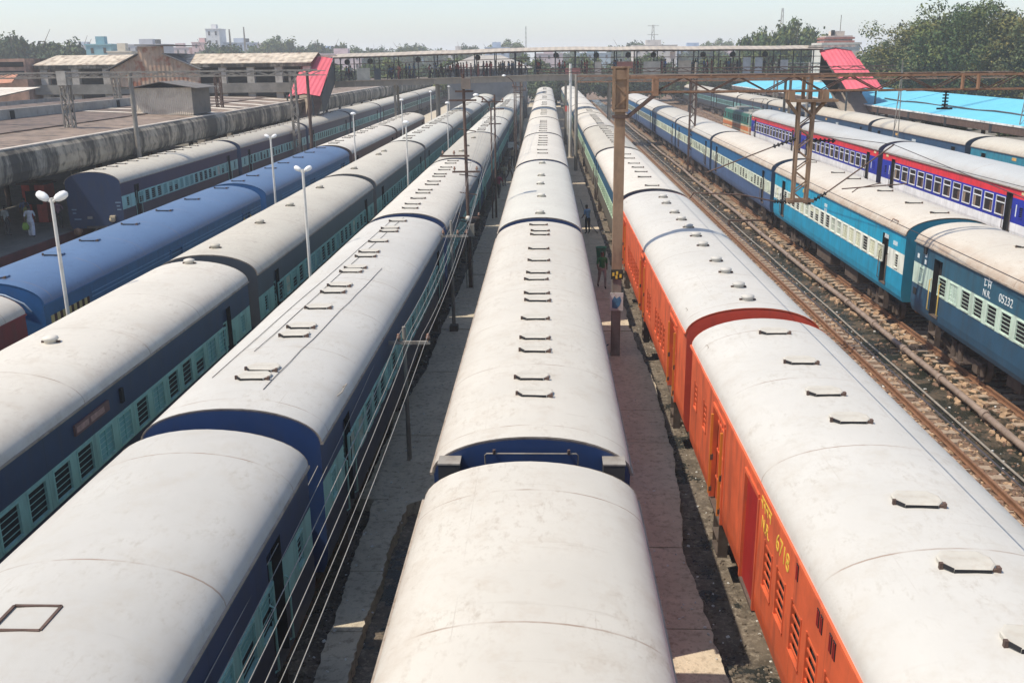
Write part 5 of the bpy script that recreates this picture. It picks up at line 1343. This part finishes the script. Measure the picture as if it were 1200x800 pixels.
def exP3(rt, x, z0):
    mb = MB(); mb.box(-.05, .36, -.2, .2, 8.95, 9.4); mb.obj("junction_box", [paint("brown_box", (.20, .16, .13), .8)], rt, (-.15, 0, -.05))
    mb = MB(); mb.box(-.14, .14, -.28, -.08, -.28, .28, 0); mb.obj("fuse_box", [GREYP], rt, (.1, 0, 2.7)); 
    mb = MB()
    for s in (-.16, .12): mb.tube([(s, -.2, -.2), (s, -.2, 2.4)], .02, 6)
    mb.obj("conduit", [GREYP], rt)
    mb = MB()
    for z in (5.2, 4.4, 7.2, 3.1): mb.bar((-.4, 0, z), (.4, 0, z - .12), .04)
    for i in range(10): mb.bar((-.16, 0, 1.2 + i * .5), (.16, 0, 1.2 + i * .5), .02)
    mb.obj("climbing_rung", [RUSTD], rt)
    mb = MB(); mb.lathe([(0, -.1), (.1, -.08), (.12, .05), (.06, .14), (0, .14)], n=10); mb.obj("insulator", [WHITEP], rt, (-.05, -.1, 3.2))
pole(-3.5, 43.2, 9.25, .085, [(-3.98, -3.18, 8.5, None), (-4.25, -3.05, 8.12, None), (-4.72, -3.42, 5.72, (-4.6, -4.1)), (-4.2, -2.96, 5.02, (-4.1, -3.1)), (-4.0, -3.0, 2.95, (-3.95, -3.05))], "tallest rusty cable pole with platforms and stacked crossarms, left of the centre train", RUSTD, extra=exP3, lean=-.12)
pole(-3.32, 63.5, 7.65, .07, [(-4.2, -2.75, 7.2, (-4.1, -3.4, -2.8)), (-3.75, -2.72, 6.75, None), (-3.7, -2.9, 5.82, None)], "rusty cable pole with two crossarms beside the curved street lamp", RUSTD)
pole(-2.75, 90, 7.8, .06, [(-3.1, -2.1, 7.4, (-3.0, -2.2)), (-3.0, -2.2, 6.9, None)], "left one of the thin double poles near the footbridge", RUSTD)
pole(-2.35, 90, 7.8, .06, [(-2.7, -1.8, 7.1, (-2.6, -1.9)), (-2.8, -2.0, 6.5, None)], "right one of the thin double poles near the footbridge", RUSTD)
# signal
rt = root('signal_post', (-3.6, 131, -.3), "small white signal on a post far along the gap left of the centre train", 'signal')
MB().tube([(0, 0, 0), (0, 0, 2.2)], .07, 8).obj("post", [WHITEP], rt); MB().box(-.26, .26, -.15, .15, 2.2, 2.95).obj("signal_box", [WHITEP], rt)
# round posts beside the centre train, right side
rt = root('signal_post', (2.35, 120 - 13, -.3), "pale post with a small red flag-like plate right of the centre train", 'signal')
MB().tube([(0, 0, 0), (0, 0, 5.2)], .07, 8).obj("post", [WHITEP], rt); MB().box(-.3, .3, -.04, .04, 4.6, 5.2).obj("plate", [paint("plate_red", (.5, .08, .06), .6)], rt)

# cables strung along the poles
def cable(pts, r, label, sag=.25, mat=WIRE, seg=8):
    mb = MB(); out = []
    for (a, b) in zip(pts, pts[1:]):
        a = Vector(a); b = Vector(b)
        for i in range(seg):
            t = i / seg; p = a.lerp(b, t); p.z -= sag * 4 * t * (1 - t) * min(1, (b - a).length / 12); out.append(p)
    out.append(Vector(pts[-1])); mb.tube(out, r, 5)
    return thing(mb.obj("overhead_cable", [mat]), label, "cable", "cables strung between the poles left of the centre train")
cl = ["leftmost cable on the near crossarm", "second cable from the left on the near crossarm", "third cable from the left, close to the pole head", "cable just right of the pole head", "fourth cable from the right, sagging most", "third cable from the right on the near crossarm", "rightmost cable on the near crossarm"]
for i, x in enumerate((-4.2, -4.05, -3.75, -3.5, -3.4, -3.15, -3.0)):
    dx = .02 * i
    cable([(-3.95 + .17 * i, 7.0, 2.95 + .05 * (i % 2)), (x, 23.2, 3.15), (x + .02, 35.8, 3.6 - (i % 3) * .04), (x * .9 - .36, 43.1, 3.1 + (i % 4) * .55), (-3.32 + (i - 3) * .2, 63.4, 6.6 + (i % 3) * .3), (-2.7 + (i - 3) * .12, 90, 7.2)], .0065 if i % 2 else .008, cl[i] + " running beside the centre train", .16 + .05 * (i % 3))
def owire(pts, label, r=.012):
    mb = MB(); mb.tube([Vector(p) for p in pts], r, 5); return thing(mb.obj("contact_wire", [WIRED]), label, "wire", "overhead wires of the electric line")
owire([(10.4, 5, 5.05), (10.36, PY, 5.05), (10.5, 91, 5.05), (10.4, 200, 5.05)], "thin dark contact wire over the open track")
owire([(11.5, 5, 6.9), (11.5, 20, 6.3), (11.5, PY, 6.98), (11.2, 62, 5.8), (10.9, 91, 6.9)], "sagging upper wire over the open track")
owire([(5.2, 5, 5.3), (5.0, PY, 5.35), (5.1, 91, 5.3)], "thin dark wire above the white roofs of the orange-red vans")
owire([(16.6, 30, 5.4), (15.2, 91, 5.3), (15.1, 180, 5.3)], "thin dark wire above the bright teal coach")

# ================================================================== people
def person_mesh(name, pose, shirt, trousers, skin=(.16, .09, .06), hair=(.015, .012, .012), long_=False):
    """one continuous skinned body; pose: dict of joint offsets. faces y- by default"""
    J = {'pel': (0, 0, .93), 'wst': (0, 0, 1.08), 'chs': (0, 0, 1.28), 'nek': (0, 0, 1.46), 'hd0': (0, -.01, 1.54), 'hd1': (0, -.02, 1.63), 'hd2': (0, -.005, 1.70),
         'sl': (.18, 0, 1.39), 'el': (.25, .03, 1.12), 'hl': (.26, -.05, .88), 'fl': (.26, -.08, .79), 'sr': (-.18, 0, 1.39), 'er': (-.25, .03, 1.12), 'hr': (-.26, -.05, .88), 'fr': (-.26, -.08, .79),
         'pl': (.10, 0, .88), 'kl': (.11, -.02, .48), 'al': (.11, .02, .08), 'tl': (.11, -.14, .03), 'pr': (-.10, 0, .88), 'kr': (-.11, -.02, .48), 'ar': (-.11, .02, .08), 'tr': (-.11, -.14, .03)}
    J.update(pose)
    rad = {'pel': .14, 'wst': .13, 'chs': .155, 'nek': .058, 'hd0': .075, 'hd1': .10, 'hd2': .085, 'sl': .07, 'el': .048, 'hl': .034, 'fl': .028, 'pl': .10, 'kl': .065, 'al': .042, 'tl': .035}
    for a in ('s', 'e', 'h', 'f', 'p', 'k', 'a', 't'): rad[a + 'r'] = rad[a + 'l']
    if long_: rad.update(kl=.11, kr=.11, al=.10, ar=.10)
    names = list(J); E_ = [('pel', 'wst'), ('wst', 'chs'), ('chs', 'nek'), ('nek', 'hd0'), ('hd0', 'hd1'), ('hd1', 'hd2'), ('chs', 'sl'), ('sl', 'el'), ('el', 'hl'), ('hl', 'fl'), ('chs', 'sr'), ('sr', 'er'), ('er', 'hr'), ('hr', 'fr'),
                           ('pel', 'pl'), ('pl', 'kl'), ('kl', 'al'), ('al', 'tl'), ('pel', 'pr'), ('pr', 'kr'), ('kr', 'ar'), ('ar', 'tr')]
    me = bpy.data.meshes.new("tmp"); me.from_pydata([J[n] for n in names], [(names.index(a), names.index(b)) for a, b in E_], [])
    o = bpy.data.objects.new("tmp", me); COL.objects.link(o)
    md = o.modifiers.new("s", 'SKIN'); sb = o.modifiers.new("u", 'SUBSURF'); sb.levels = 1
    for i, n in enumerate(names):
        d = me.skin_vertices[0].data[i]; d.radius = (rad[n], rad[n] * (.75 if n in ('pel', 'wst', 'chs') else 1)); d.use_root = (n == 'pel')
    out = bpy.data.meshes.new_from_object(o.evaluated_get(bpy.context.evaluated_depsgraph_get()))
    bpy.data.objects.remove(o); bpy.data.meshes.remove(me); out.name = name
    out.materials.clear()
    for m in (paint("cloth_%.2f_%.2f_%.2f" % shirt, shirt, .9, .15, 4), paint("cloth_%.2f_%.2f_%.2f" % trousers, trousers, .9, .15, 4), paint("skin", skin, .6, .05), paint("hair", hair, .6, .05)): out.materials.append(m)
    def dseg(p, a, b):
        a, b = Vector(J[a]), Vector(J[b]); t = max(0, min(1, (p - a).dot(b - a) / max(1e-6, (b - a).length_squared))); return (p - a.lerp(b, t)).length
    tag = {('pel', 'wst'): 0, ('wst', 'chs'): 0, ('chs', 'nek'): 0, ('nek', 'hd0'): 2, ('hd0', 'hd1'): 2, ('hd1', 'hd2'): 3}
    for a, b in E_:
        if (a, b) in tag: continue
        tag[(a, b)] = 0 if a in ('chs', 'sl', 'sr') else 2 if a[0] in 'eh' else 1
        if a[0] == 'a': tag[(a, b)] = 3
    hd = Vector(J['hd1'])
    for f in out.polygons:
        p = f.center; k = min(E_, key=lambda e: dseg(p, *e)); m = tag[k]
        if k == ('hd0', 'hd1') and p.y > hd.y + .02: m = 3
        if long_ and m == 0 and False: m = 1
        f.material_index = m; f.use_smooth = True
    return out
WALK = {'el': (.24, .12, 1.14), 'hl': (.25, .10, .90), 'fl': (.25, .08, .81), 'er': (-.24, -.10, 1.14), 'hr': (-.24, -.26, .96), 'fr': (-.23, -.32, .90), 'kl': (.11, -.20, .52), 'al': (.11, -.22, .09), 'tl': (.11, -.36, .05), 'kr': (-.11, .08, .49), 'ar': (-.11, .30, .12), 'tr': (-.11, .20, .03)}
REACH = {'er': (-.34, -.25, 1.20), 'hr': (-.42, -.48, 1.02), 'fr': (-.46, -.56, .98), 'el': (.27, .02, 1.14), 'hl': (.30, -.15, .95), 'fl': (.31, -.2, .90), 'chs': (0, -.05, 1.27), 'nek': (0, -.09, 1.44), 'hd0': (0, -.11, 1.52), 'hd1': (0, -.15, 1.60), 'hd2': (0, -.15, 1.68), 'sl': (.18, -.06, 1.38), 'sr': (-.18, -.06, 1.38)}
CARRY = {'el': (.27, -.02, 1.14), 'hl': (.20, -.24, 1.10), 'fl': (.14, -.3, 1.12), 'er': (-.27, -.02, 1.14), 'hr': (-.2, -.24, 1.10), 'fr': (-.14, -.3, 1.12)}
def put_person(mesh, x, y, z, rz, label, group=None, s=1.0):
    o = mk("person", mesh, None, (x, y, z), rz); o.scale = (s, s, s); thing(o, label, "person", group); return o
put_person(person_mesh("person", REACH, (.16, .27, .42), (.02, .02, .03)), 2.5, 57.3, -.30, R(215), "man in a light blue shirt and dark trousers on the footpath, leaning over", s=1.03)
put_person(person_mesh("person", WALK, (.02, .17, .05), (.36, .28, .25)), 2.55, 43.0, -.30, R(10), "man in a green shirt and pale rolled trousers walking on the footpath", s=1.0)
def bucket(x, y, col, lab):
    rt = root('plastic_bin', (x, y, -.3), lab, 'bin'); mb = MB(); mb.lathe([(0, 0), (.2, 0), (.27, .7), (.25, .7), (.2, .05), (0, .05)], n=14); mb.obj("tub", [paint("bin_green", col, .5, .1)], rt)
    MB().lathe([(.27, .68), (.3, .7), (.27, .73), (.25, .7)], n=14).obj("rim", [paint("bin_green", col, .5, .1)], rt)
bucket(2.85, 49.2, (.03, .16, .08), "green plastic bin on the footpath between the two men")
thing(MB().tube([(3.1, 57.2, -.25), (2.6, 59.0, .1), (2.2, 61.5, 1.15)], .035, 6).obj("broom_handle", [GREYP]), "long pale pole leaning against the centre train beside the man in blue", "pole")
thing(MB().tube([(1.75 + .04 * i, 32.5 - .12 * i, -.28 + .18 * math.sin(i)) for i in range(0, 3)] + [(2.2, 32.6, .1)], .02, 6).obj("hose", [BLACK]), "short black hose curling to the foot of the tall brown post", "hose")
# platform people
MW = person_mesh("person", WALK, (.62, .62, .66), (.60, .60, .64), long_=True)
put_person(MW, -28.7, 52.0, .60, R(200), "man in a long white shirt and white trousers walking on the left platform", s=1.03)
put_person(person_mesh("person", {}, (.36, .38, .38), (.09, .08, .08)), -30.3, 52.4, .60, R(160), "man in a pale grey shirt standing on the left platform")
put_person(person_mesh("person", WALK, (.28, .26, .24), (.05, .05, .07)), -31.3, 52.0, .60, R(190), "man in a dull brown shirt at the left picture edge on the platform")
put_person(person_mesh("person", {}, (.30, .30, .12), (.12, .13, .06)), -29.7, 53.6, .60, R(150), "person in yellowish clothes behind the grey-shirted man on the platform")
put_person(person_mesh("person", CARRY, (.30, .16, .20), (.06, .05, .05)), -28.5, 54.8, .60, R(200), "person in dusky pink standing in the shade behind the man in white")
for x, y, c, l in ((-28.35, 51.9, (.25, .40, .06), "yellow-green bag held beside the man in white on the platform"),):
    rt = root('carrier_bag', (x - .62, y + .05, 1.0), l, 'bag'); mb = MB(); mb.lathe([(0, 0), (.16, .02), (.19, .2), (.13, .38), (.12, .4)], n=10); mb.obj("bag", [paint("bag_green", c, .6, .1)], rt); MB().tube([(-.1, 0, .38), (0, 0, .55), (.1, 0, .38)], .012, 5).obj("handle", [paint("bag_green", c)], rt)
rt = root('kiosk', (-31.0, 57, .6), "brick red kiosk on the shaded left platform", 'kiosk')
MB().box(-.7, .7, 0, 1.2, 0, 2.3).obj("body", [paint("kiosk_red", (.42, .06, .04), .7, .2, 2)], rt); MB().box(-.85, .85, -.3, 1.3, 2.3, 2.42).obj("roof", [RUSTD], rt); MB().box(-.5, .5, -.03, 0, 1.1, 1.9).obj("hatch", [DARK], rt)
put_person(person_mesh("person", WALK, (.45, .42, .36), (.20, .05, .05)), -32.0, 53.6, .60, R(20), "person in a cream shirt and red trousers deep under the left platform roof")
put_person(person_mesh("person", {}, (.20, .06, .07), (.07, .07, .09)), -32.6, 52.4, .60, R(100), "person in a dark red top at the picture edge on the platform")
put_person(person_mesh("person", WALK, (.10, .14, .25), (.05, .05, .06)), -30.9, 55.6, .60, R(200), "person in a blue shirt beside the red kiosk")
# distant workers
for i, (x, y, c, l) in enumerate(((-3.3, 95, (.38, .28, .18), "worker in tan clothes on the dark path left of the centre train"), (-3.5, 80, (.30, .27, .18), "khaki-clad worker nearest of the crew left of the centre train"), (-3.2, 84, (.2, .13, .1), "brown-clad worker just behind the khaki one"),
                                  (-3.0, 101, (.6, .6, .6), "white-shirted worker at the back of the crew"), (-3.6, 73, (.35, .05, .09), "worker in a red shirt beside the teal windows"))):
    put_person(person_mesh("person", CARRY if i % 2 else WALK, c, (.12, .1, .09)), x, y, -.30, R(40 * i), l, "crew working left of the centre train", s=1.1)
rt = root('white_tub', (-3.55, 98, -.3), "small white box held up among the crew left of the centre train", 'box'); MB().box(-.3, .3, -.2, .2, 1.55, 2.1).obj("box", [WHITEP], rt); MB().box(-.05, .05, -.05, .05, 0, 1.55).obj("stand", [GREYP], rt)
# bridge crowd
CC = [((.50, .10, .08), (.05, .04, .05)), ((.70, .70, .70), (.08, .08, .1)), ((.10, .16, .34), (.04, .04, .05)), ((.12, .10, .09), (.05, .05, .05)), ((.4, .16, .12), (.35, .12, .1)), ((.10, .2, .3), (.05, .06, .1)), ((.3, .26, .18), (.1, .09, .08)), ((.05, .05, .06), (.04, .04, .04))]
pm = [person_mesh("person", WALK if i % 2 else CARRY, a, b, long_=(i in (0, 4))) for i, (a, b) in enumerate(CC)]
rc = random.Random(17); cx = -24.6; i = 0
clust = [-24.4, -23.9, -19.2, -18.6, -17.9, -17.2, -16.5, -16.1, -14.1, -13.6, -13.1, -12.3, -11.9, -11.4, -11.0, -10.6, -10.1, -8.6, -8.1, -7.6, -7.1, -6.2, -5.8, -4.9, -4.5, -4.1, -3.3, -2.4, -1.2, -.8, 1.7, 2.1, 4.4, 5.1, 8.3, 9.0, 10.7, 11.3, 13.9, 14.4, 17.6, 18.3, 19.1, 20.0, 21.2, 22.4, 23.0, 26.6, 27.4]
rowpos = ["front", "middle", "back"]
for x in clust + [q + .45 for q in clust[::2]] + [q - .5 for q in clust[1::2]]:
    x += rc.uniform(-.15, .15); row = rc.randrange(3); k = rc.randrange(8)
    if -11.2 < x < -10: k = 0 if x < -10.5 else 4
    put_person(pm[k], x, 119.9 + row * .95, bz(x), R(rc.choice([90, -90]) + rc.uniform(-25, 25)), "tiny distant person in the crowd walking across the footbridge", "people walking on the footbridge", s=rc.uniform(.95, 1.12))

# ================================================================== trees
def leafmat(name, col, var=.24):
    m, t, b, N, Lk = nt(name)
    g = N("ShaderNodeNewGeometry"); tc = N("ShaderNodeTexCoord")
    rr = N("ShaderNodeMapRange"); rr.inputs[3].default_value = 1 - var; rr.inputs[4].default_value = 1 + var; Lk(g.outputs["Random Per Island"], rr.inputs[0])
    n = N("ShaderNodeTexNoise"); n.inputs["Scale"].default_value = .35; n.inputs["Detail"].default_value = 3; Lk(tc.outputs["Object"], n.inputs["Vector"])
    mx = N("ShaderNodeMix"); mx.data_type = 'RGBA'; mx.inputs["A"].default_value = (*col, 1); mx.inputs["B"].default_value = (col[0] * 1.9 + .01, col[1] * 1.45, col[2] * 1.1, 1)
    r2 = N("ShaderNodeMapRange"); r2.inputs[1].default_value = .42; r2.inputs[2].default_value = .62; Lk(n.outputs[0], r2.inputs[0]); Lk(r2.outputs[0], mx.inputs["Factor"])
    s = N("ShaderNodeVectorMath"); s.operation = 'SCALE'; Lk(mx.outputs["Result"], s.inputs[0]); Lk(rr.outputs[0], s.inputs["Scale"])
    Lk(s.outputs[0], b.inputs["Base Color"]); b.inputs["Roughness"].default_value = .7; b.inputs["Specular IOR Level"].default_value = .2
    return m
LEAF = [leafmat("leaf_olive", (.085, .105, .040)), leafmat("leaf_green", (.055, .088, .028)), leafmat("leaf_dark", (.035, .065, .030))]
BARK = paint("bark", (.16, .12, .09), .95, .3, 3)
def tree_meshes(seed, H, rad, mat, clumps=90, per=70, leaf=.30, trunk_h=.28):
    r = random.Random(seed); tb = MB(); cb = MB(); cents = []
    base = Vector((0, 0, 0)); th = H * trunk_h
    tb.tube([(0, 0, -.3), (.1, .05, th * .5), (.0, .15, th)], .035 * H, 9, 0, .024 * H)
    for i in range(8):
        a = i * 2.4 + r.uniform(-.4, .4); el = r.uniform(.5, 1.2); L = rad * r.uniform(.6, 1.0)
        p0 = Vector((0, .1, th * r.uniform(.75, 1))); p1 = p0 + Vector((math.cos(a) * L * .5, math.sin(a) * L * .5, L * el * .5)); p2 = p1 + Vector((math.cos(a) * L * .5, math.sin(a) * L * .5, L * el * .65))
        tb.tube([p0, p1, p2], .016 * H, 6, 0, .004 * H)
    cz = H * .60; hz_ = H * .42
    k = 0
    while len(cents) < clumps:
        u = Vector((r.gauss(0, 1), r.gauss(0, 1), r.gauss(0, 1))).normalized(); q = r.random() ** .4
        lump = 1 + .22 * math.sin(u.x * 5 + seed) * math.cos(u.y * 4 + seed * 2) + .12 * math.sin(u.z * 9 + seed)
        c = Vector((u.x * rad * q * lump, u.y * rad * q * lump, cz + u.z * hz_ * q * lump))
        if c.z < th * .7: continue
        cents.append((c, r.uniform(.55, 1.25) * rad * .17))
    for c, cr in cents:
        n = int(per * (cr / (rad * .17)))
        for i in range(n):
            d = Vector((r.gauss(0, 1), r.gauss(0, 1), r.gauss(0, .8)))
            if d.length > 2.1: d *= .6
            p = c + d * cr * .62; s = leaf * r.uniform(.6, 1.3)
            nrm = (d.normalized() * .7 + Vector((r.uniform(-1, 1), r.uniform(-1, 1), r.uniform(-.2, 1.2)))).normalized()
            a = nrm.cross(Vector((0, 0, 1)) if abs(nrm.z) < .9 else Vector((1, 0, 0))).normalized(); b = nrm.cross(a)
            an = r.uniform(0, 6.28); a, b = a * math.cos(an) + b * math.sin(an), b * math.cos(an) - a * math.sin(an)
            cb.add([p - a * s, p - b * s * .5, p + a * s, p + b * s * .5], [(0, 1, 2, 3)], 0)
    return tb.mesh("trunk", [BARK]), cb.mesh("crown", [mat])
TM = [tree_meshes(1, 15, 7.0, LEAF[0], 260, 110, .22), tree_meshes(2, 15, 6.6, LEAF[1], 250, 110, .22), tree_meshes(3, 16, 6.8, LEAF[2], 250, 110, .22), tree_meshes(4, 11, 7.5, LEAF[1], 190, 85, .45), tree_meshes(5, 10, 8.5, LEAF[2], 200, 85, .5)]
def tree(x, y, k, label, s=1.0, sz=None, group=None, rz=0, z=GZ):
    rt = root('broadleaf_tree', (x, y, z), label, 'tree', group, rz)
    a = mk("trunk", TM[k][0], rt); b = mk("crown", TM[k][1], rt)
    rt.scale = (s, s, sz or s)
    return rt
gt = "big trees behind the turquoise roof"
for i, (x, y, k, s, sz, l) in enumerate((
    (52.5, 148, 0, .98, .98, "olive tree at the left end of the big trees, right of the red stair cover"), (58.5, 143, 1, 1.08, 1.16, "tall olive-green tree second from the left behind the turquoise roof"),
    (65, 138, 0, 1.05, 1.05, "broad pale olive tree in the middle of the big trees"), (71, 132, 2, 1.1, 1.08, "dark green tree near the right picture edge"),
    (77, 128, 2, 1.2, 1.22, "tallest dark green tree at the top right corner"), (61, 156, 1, 1.0, 1.05, "bushy tree standing behind the first olive trees"), (69, 152, 0, 1.1, 1.0, "pale tree in the second row near the right edge"),
    (47.5, 156, 1, .6, .62, "small tree hiding behind the red stair cover"), (84, 138, 1, 1.2, 1.1, "large tree cut off by the right picture edge"))):
    tree(x, y, k, l, s, sz, gt, rz=i * 1.3)
for i in range(16):
    x = 51 + i * 3.0; y = 126 + 9 * math.sin(i * 2.3) - i * .5
    tree(x, y, 3, ORD[i] + " low bush from the left under the big trees", .36 + .08 * (i % 3), .36 + .07 * (i % 2), "bushes under the big trees", i * .7)
tree(56, 228, 3, "round green tree above the footbridge roof on the right", .92, 1.55, None, 1); tree(51, 236, 3, "smaller green tree at the left side of the round one", .8, 1.4, None, 3)
gl = "hazy trees on the left horizon"
for i, (x, y, k, s, sz, l) in enumerate(((-138, 255, 4, 1.25, 1.62, "big dark hazy tree at the far left horizon"), (-127, 258, 4, 1.1, 1.5, "hazy tree right beside the big one on the far left"), (-149, 262, 3, 1.2, 1.4, "hazy tree cut by the left picture edge"),
    (-120, 275, 4, 1.0, 1.35, "paler hazy tree left of the turquoise house"), (-108, 330, 4, 1.2, 1.5, "faint hazy tree in front of the white tower block"), (-114, 420, 3, 1.5, 1.75, "hazy tree right of the white tower block"), (-98, 425, 4, 1.3, 1.65, "second hazy tree right of the white tower block"),
    (-88, 430, 3, 1.2, 1.5, "third hazy tree right of the white tower block"), (-72, 420, 4, .9, 1.45, "hazy tree above the left part of the footbridge roof"), (-61, 440, 3, .9, 1.45, "small faint tree above the footbridge roof"), (-33, 430, 4, .8, 1.5, "lone faint tree above the middle of the footbridge roof"),
    (45, 430, 3, 1.0, 1.4, "faint tree above the footbridge roof right of centre"), (66, 420, 4, 1.2, 1.35, "faint wide tree above the footbridge roof on the right"), (85, 400, 3, 1.3, 1.4, "faint tree left of the round green tree"))):
    tree(x, y, k, l, s, sz, gl, rz=i)
for i in range(24):
    x = -66 + i * 7.6; tree(x, 238 + 14 * math.sin(i * 2.7), 3 + i % 2, ORD[i % 20] + (" tree" if i < 20 else " later tree") + " from the left in the row seen through the footbridge", .8, .90 + .07 * math.sin(i * 3.3), "row of trees seen through the footbridge", i * .9)
for i in range(26):
    x = -230 + i * 18 + 6 * math.sin(i * 3); tree(x, 520 + 40 * math.sin(i * 1.9), 3 + i % 2, ORD[i % 20] + (" tree" if i < 20 else " further tree") + " from the left in the faint far tree line", 1.6, 1.35 + .3 * math.sin(i * 2.2), "faint far tree line", i)

# ================================================================== far buildings
def block(x, y, w, d, h, label, col, floors=4, win=True, roofstuff=True, z=GZ, name='building', group='hazy buildings on the horizon', tank=False):
    k_ = 1.35 if y > 299 else 1.0; rt = root(name, (x * k_, y * k_, z), label, 'building', group); rt.scale = (k_, k_, 1 if k_ == 1 else ((h + z - CZ) * k_ + CZ - z) / h); m = paint("wall_%d_%d" % (int(x), int(y)), col, .85, .12, .3, None, .25)
    MB().box(-w / 2, w / 2, 0, d, 0, h).obj("wall", [m], rt)
    if win:
        n = max(2, int(w / 2.4)); fh = h / floors
        for f in range(floors):
            for i in range(n):
                cx = -w / 2 + w * (i + .5) / n
                if f * fh + z + h * 0 < 4: continue
                MB().box(cx - .36, cx + .36, -.08, .0, f * fh + fh * .35, f * fh + fh * .8).obj("window", [GLASSD], rt)
    if roofstuff:
        MB().box(-w / 2 - .2, w / 2 + .2, -.2, d + .2, h, h + .35).obj("parapet", [m], rt)
        MB().box(-w * .2, w * .15, d * .3, d * .6, h + .35, h + 2.2).obj("stair_head", [m], rt)
    if tank: MB().tube([(w * .3, 2, h + .3), (w * .3, 2, h + 2)], .9, 12).obj("water_tank", [BLACK], rt)
    return rt
block(-127.5, 380, 5.2, 8, 22.6, "white tower block with dark top storey on the left horizon", (.66, .64, .62), 6)
block(-119.5, 384, 11, 9, 17.6, "grey-blue block of balconies adjoining the white tower", (.42, .46, .52), 5, tank=True)
block(-112, 386, 6, 9, 15.6, "lower pinkish block right of the balcony block", (.5, .42, .42), 4)
block(-136, 390, 7, 9, 18.0, "pink flat-roofed house left of the white tower", (.55, .36, .34), 5, tank=True)
block(-146, 392, 9, 9, 16.2, "pale pink terrace of houses on the left horizon", (.52, .40, .38), 4)
block(-158, 370, 11, 9, 15.5, "beige flat-roofed house between the hazy trees", (.5, .46, .42), 4, tank=True)
block(-170, 360, 9, 9, 16.5, "blue-grey house behind the big hazy tree", (.36, .40, .44), 4)
block(-113.5, 250, 6.5, 6, 15.0, "turquoise painted house on the left horizon", (.20, .37, .41), 5)
block(-106.5, 246, 6, 6, 13.2, "cream low house right of the turquoise one", (.58, .52, .42), 4)
block(-122, 300, 12, 8, 15.8, "grey roof-terraced house behind the turquoise one", (.40, .40, .42), 4, tank=True)
for i in range(12):
    x = -95 + i * 16; block(x, 330 + 30 * math.sin(i * 2.1), 10 + 3 * math.sin(i), 9, 12.8 + 1.2 * math.sin(i * 1.7), ORD[i] + " dim low building from the left seen through the footbridge", [(.5, .46, .42), (.36, .42, .5), (.5, .40, .40), (.30, .38, .42)][i % 4], 4)
block(49, 168, 6.2, 6, 12.2, "cream building with a red-brown striped top beside the big trees", (.58, .50, .42), 4, win=False, group=None)
rt = root('roof_turret', (48.8, 168, GZ + 12.55), "red-brown banded turret with an aerial above the cream building", 'turret')
for z in (0, .55): MB().box(-2.5, 2.5, .5, 5, z, z + .3).obj("band", [paint("red_brown", (.32, .14, .11), .8)], rt); MB().box(-2.2, 2.2, .8, 4.6, z + .3, z + .55).obj("storey", [paint("cream_wall", (.5, .44, .38))], rt)
MB().tube([(.4, 2, 1.1), (.4, 2, 4.4)], .05, 6).obj("aerial", [RUSTD], rt); MB().box(-1.1, -.6, 1.5, 2, 1.1, 2.0).obj("tank", [BLACK], rt)
# tent-roofed hall seen through the bridge
rt = root('hall', (-10.5, 175, GZ), "pale hip-roofed hall seen through the footbridge", 'building')
MB().box(-7, 7, 0, 8, 0, 9.0).obj("wall", [paint("hall_grey", (.13, .13, .135), .8, .2, .4)], rt)
mb = MB(); mb.add([(-8, -1, 9), (8, -1, 9), (8, 9, 9), (-8, 9, 9), (-2.5, 4, 11.2), (2.5, 4, 11.2)], [(0, 1, 5, 4), (1, 2, 5), (2, 3, 4, 5), (3, 0, 4)]); mb.obj("roof", [paint("hall_cream", (.36, .33, .29))], rt)
# pylons and masts
def pylon(x, y, h, w, label, arms=True):
    rt = root('lattice_pylon', (x, y, GZ), label, 'pylon', 'faint pylons and masts on the skyline'); mb = MB()
    for sx in (-1, 1):
        for sy in (-1, 1): mb.bar((sx * w, sy * w, 0), (sx * w * .2, sy * w * .2, h), .16)
    k = 12
    for i in range(k):
        t = i / k; t2 = (i + 1) / k; a = w * (1 - .8 * t); b = w * (1 - .8 * t2); s = 1 if i % 2 else -1
        for y_ in (-1, 1): mb.bar((s * a, y_ * a, h * t), (-s * b, y_ * b, h * t2), .09)
    mb.obj("tower", [GREYP], rt)
    if arms:
        for z in (h * .82, h * .98): MB().bar((-w * 1.5, 0, z), (w * 1.5, 0, z), .2).obj("crossarm", [GREYP], rt)
    return rt
pylon(53, 500, 26, 1.8, "faint electricity pylon on the skyline right of centre")
pylon(116, 500, 33, 1.6, "faint thin telecom mast left of the round green tree", False)
pylon(-10, 500, 26, .6, "very faint thin mast on the skyline left of centre", False)
pylon(-116.5, 384, 23.5, .5, "aerial mast on top of the balcony block", False)
pylon(-105, 330, 21, .5, "bare thin mast above the left horizon trees", False)

# ================================================================== haze
hm = bpy.data.materials.new("haze"); hm.use_nodes = True; ht = hm.node_tree
ht.nodes.remove(ht.nodes["Principled BSDF"]); pv = ht.nodes.new("ShaderNodeVolumePrincipled")
pv.inputs["Color"].default_value = (.93, .97, 1.0, 1); pv.inputs["Density"].default_value = HAZE; pv.inputs["Anisotropy"].default_value = .1
ht.links.new(pv.outputs[0], ht.nodes["Material Output"].inputs["Volume"])
kind(MB().box(-1850, 1850, -90, 3450, GZ - 1.9, 46).obj("haze", [hm]), 'stuff')
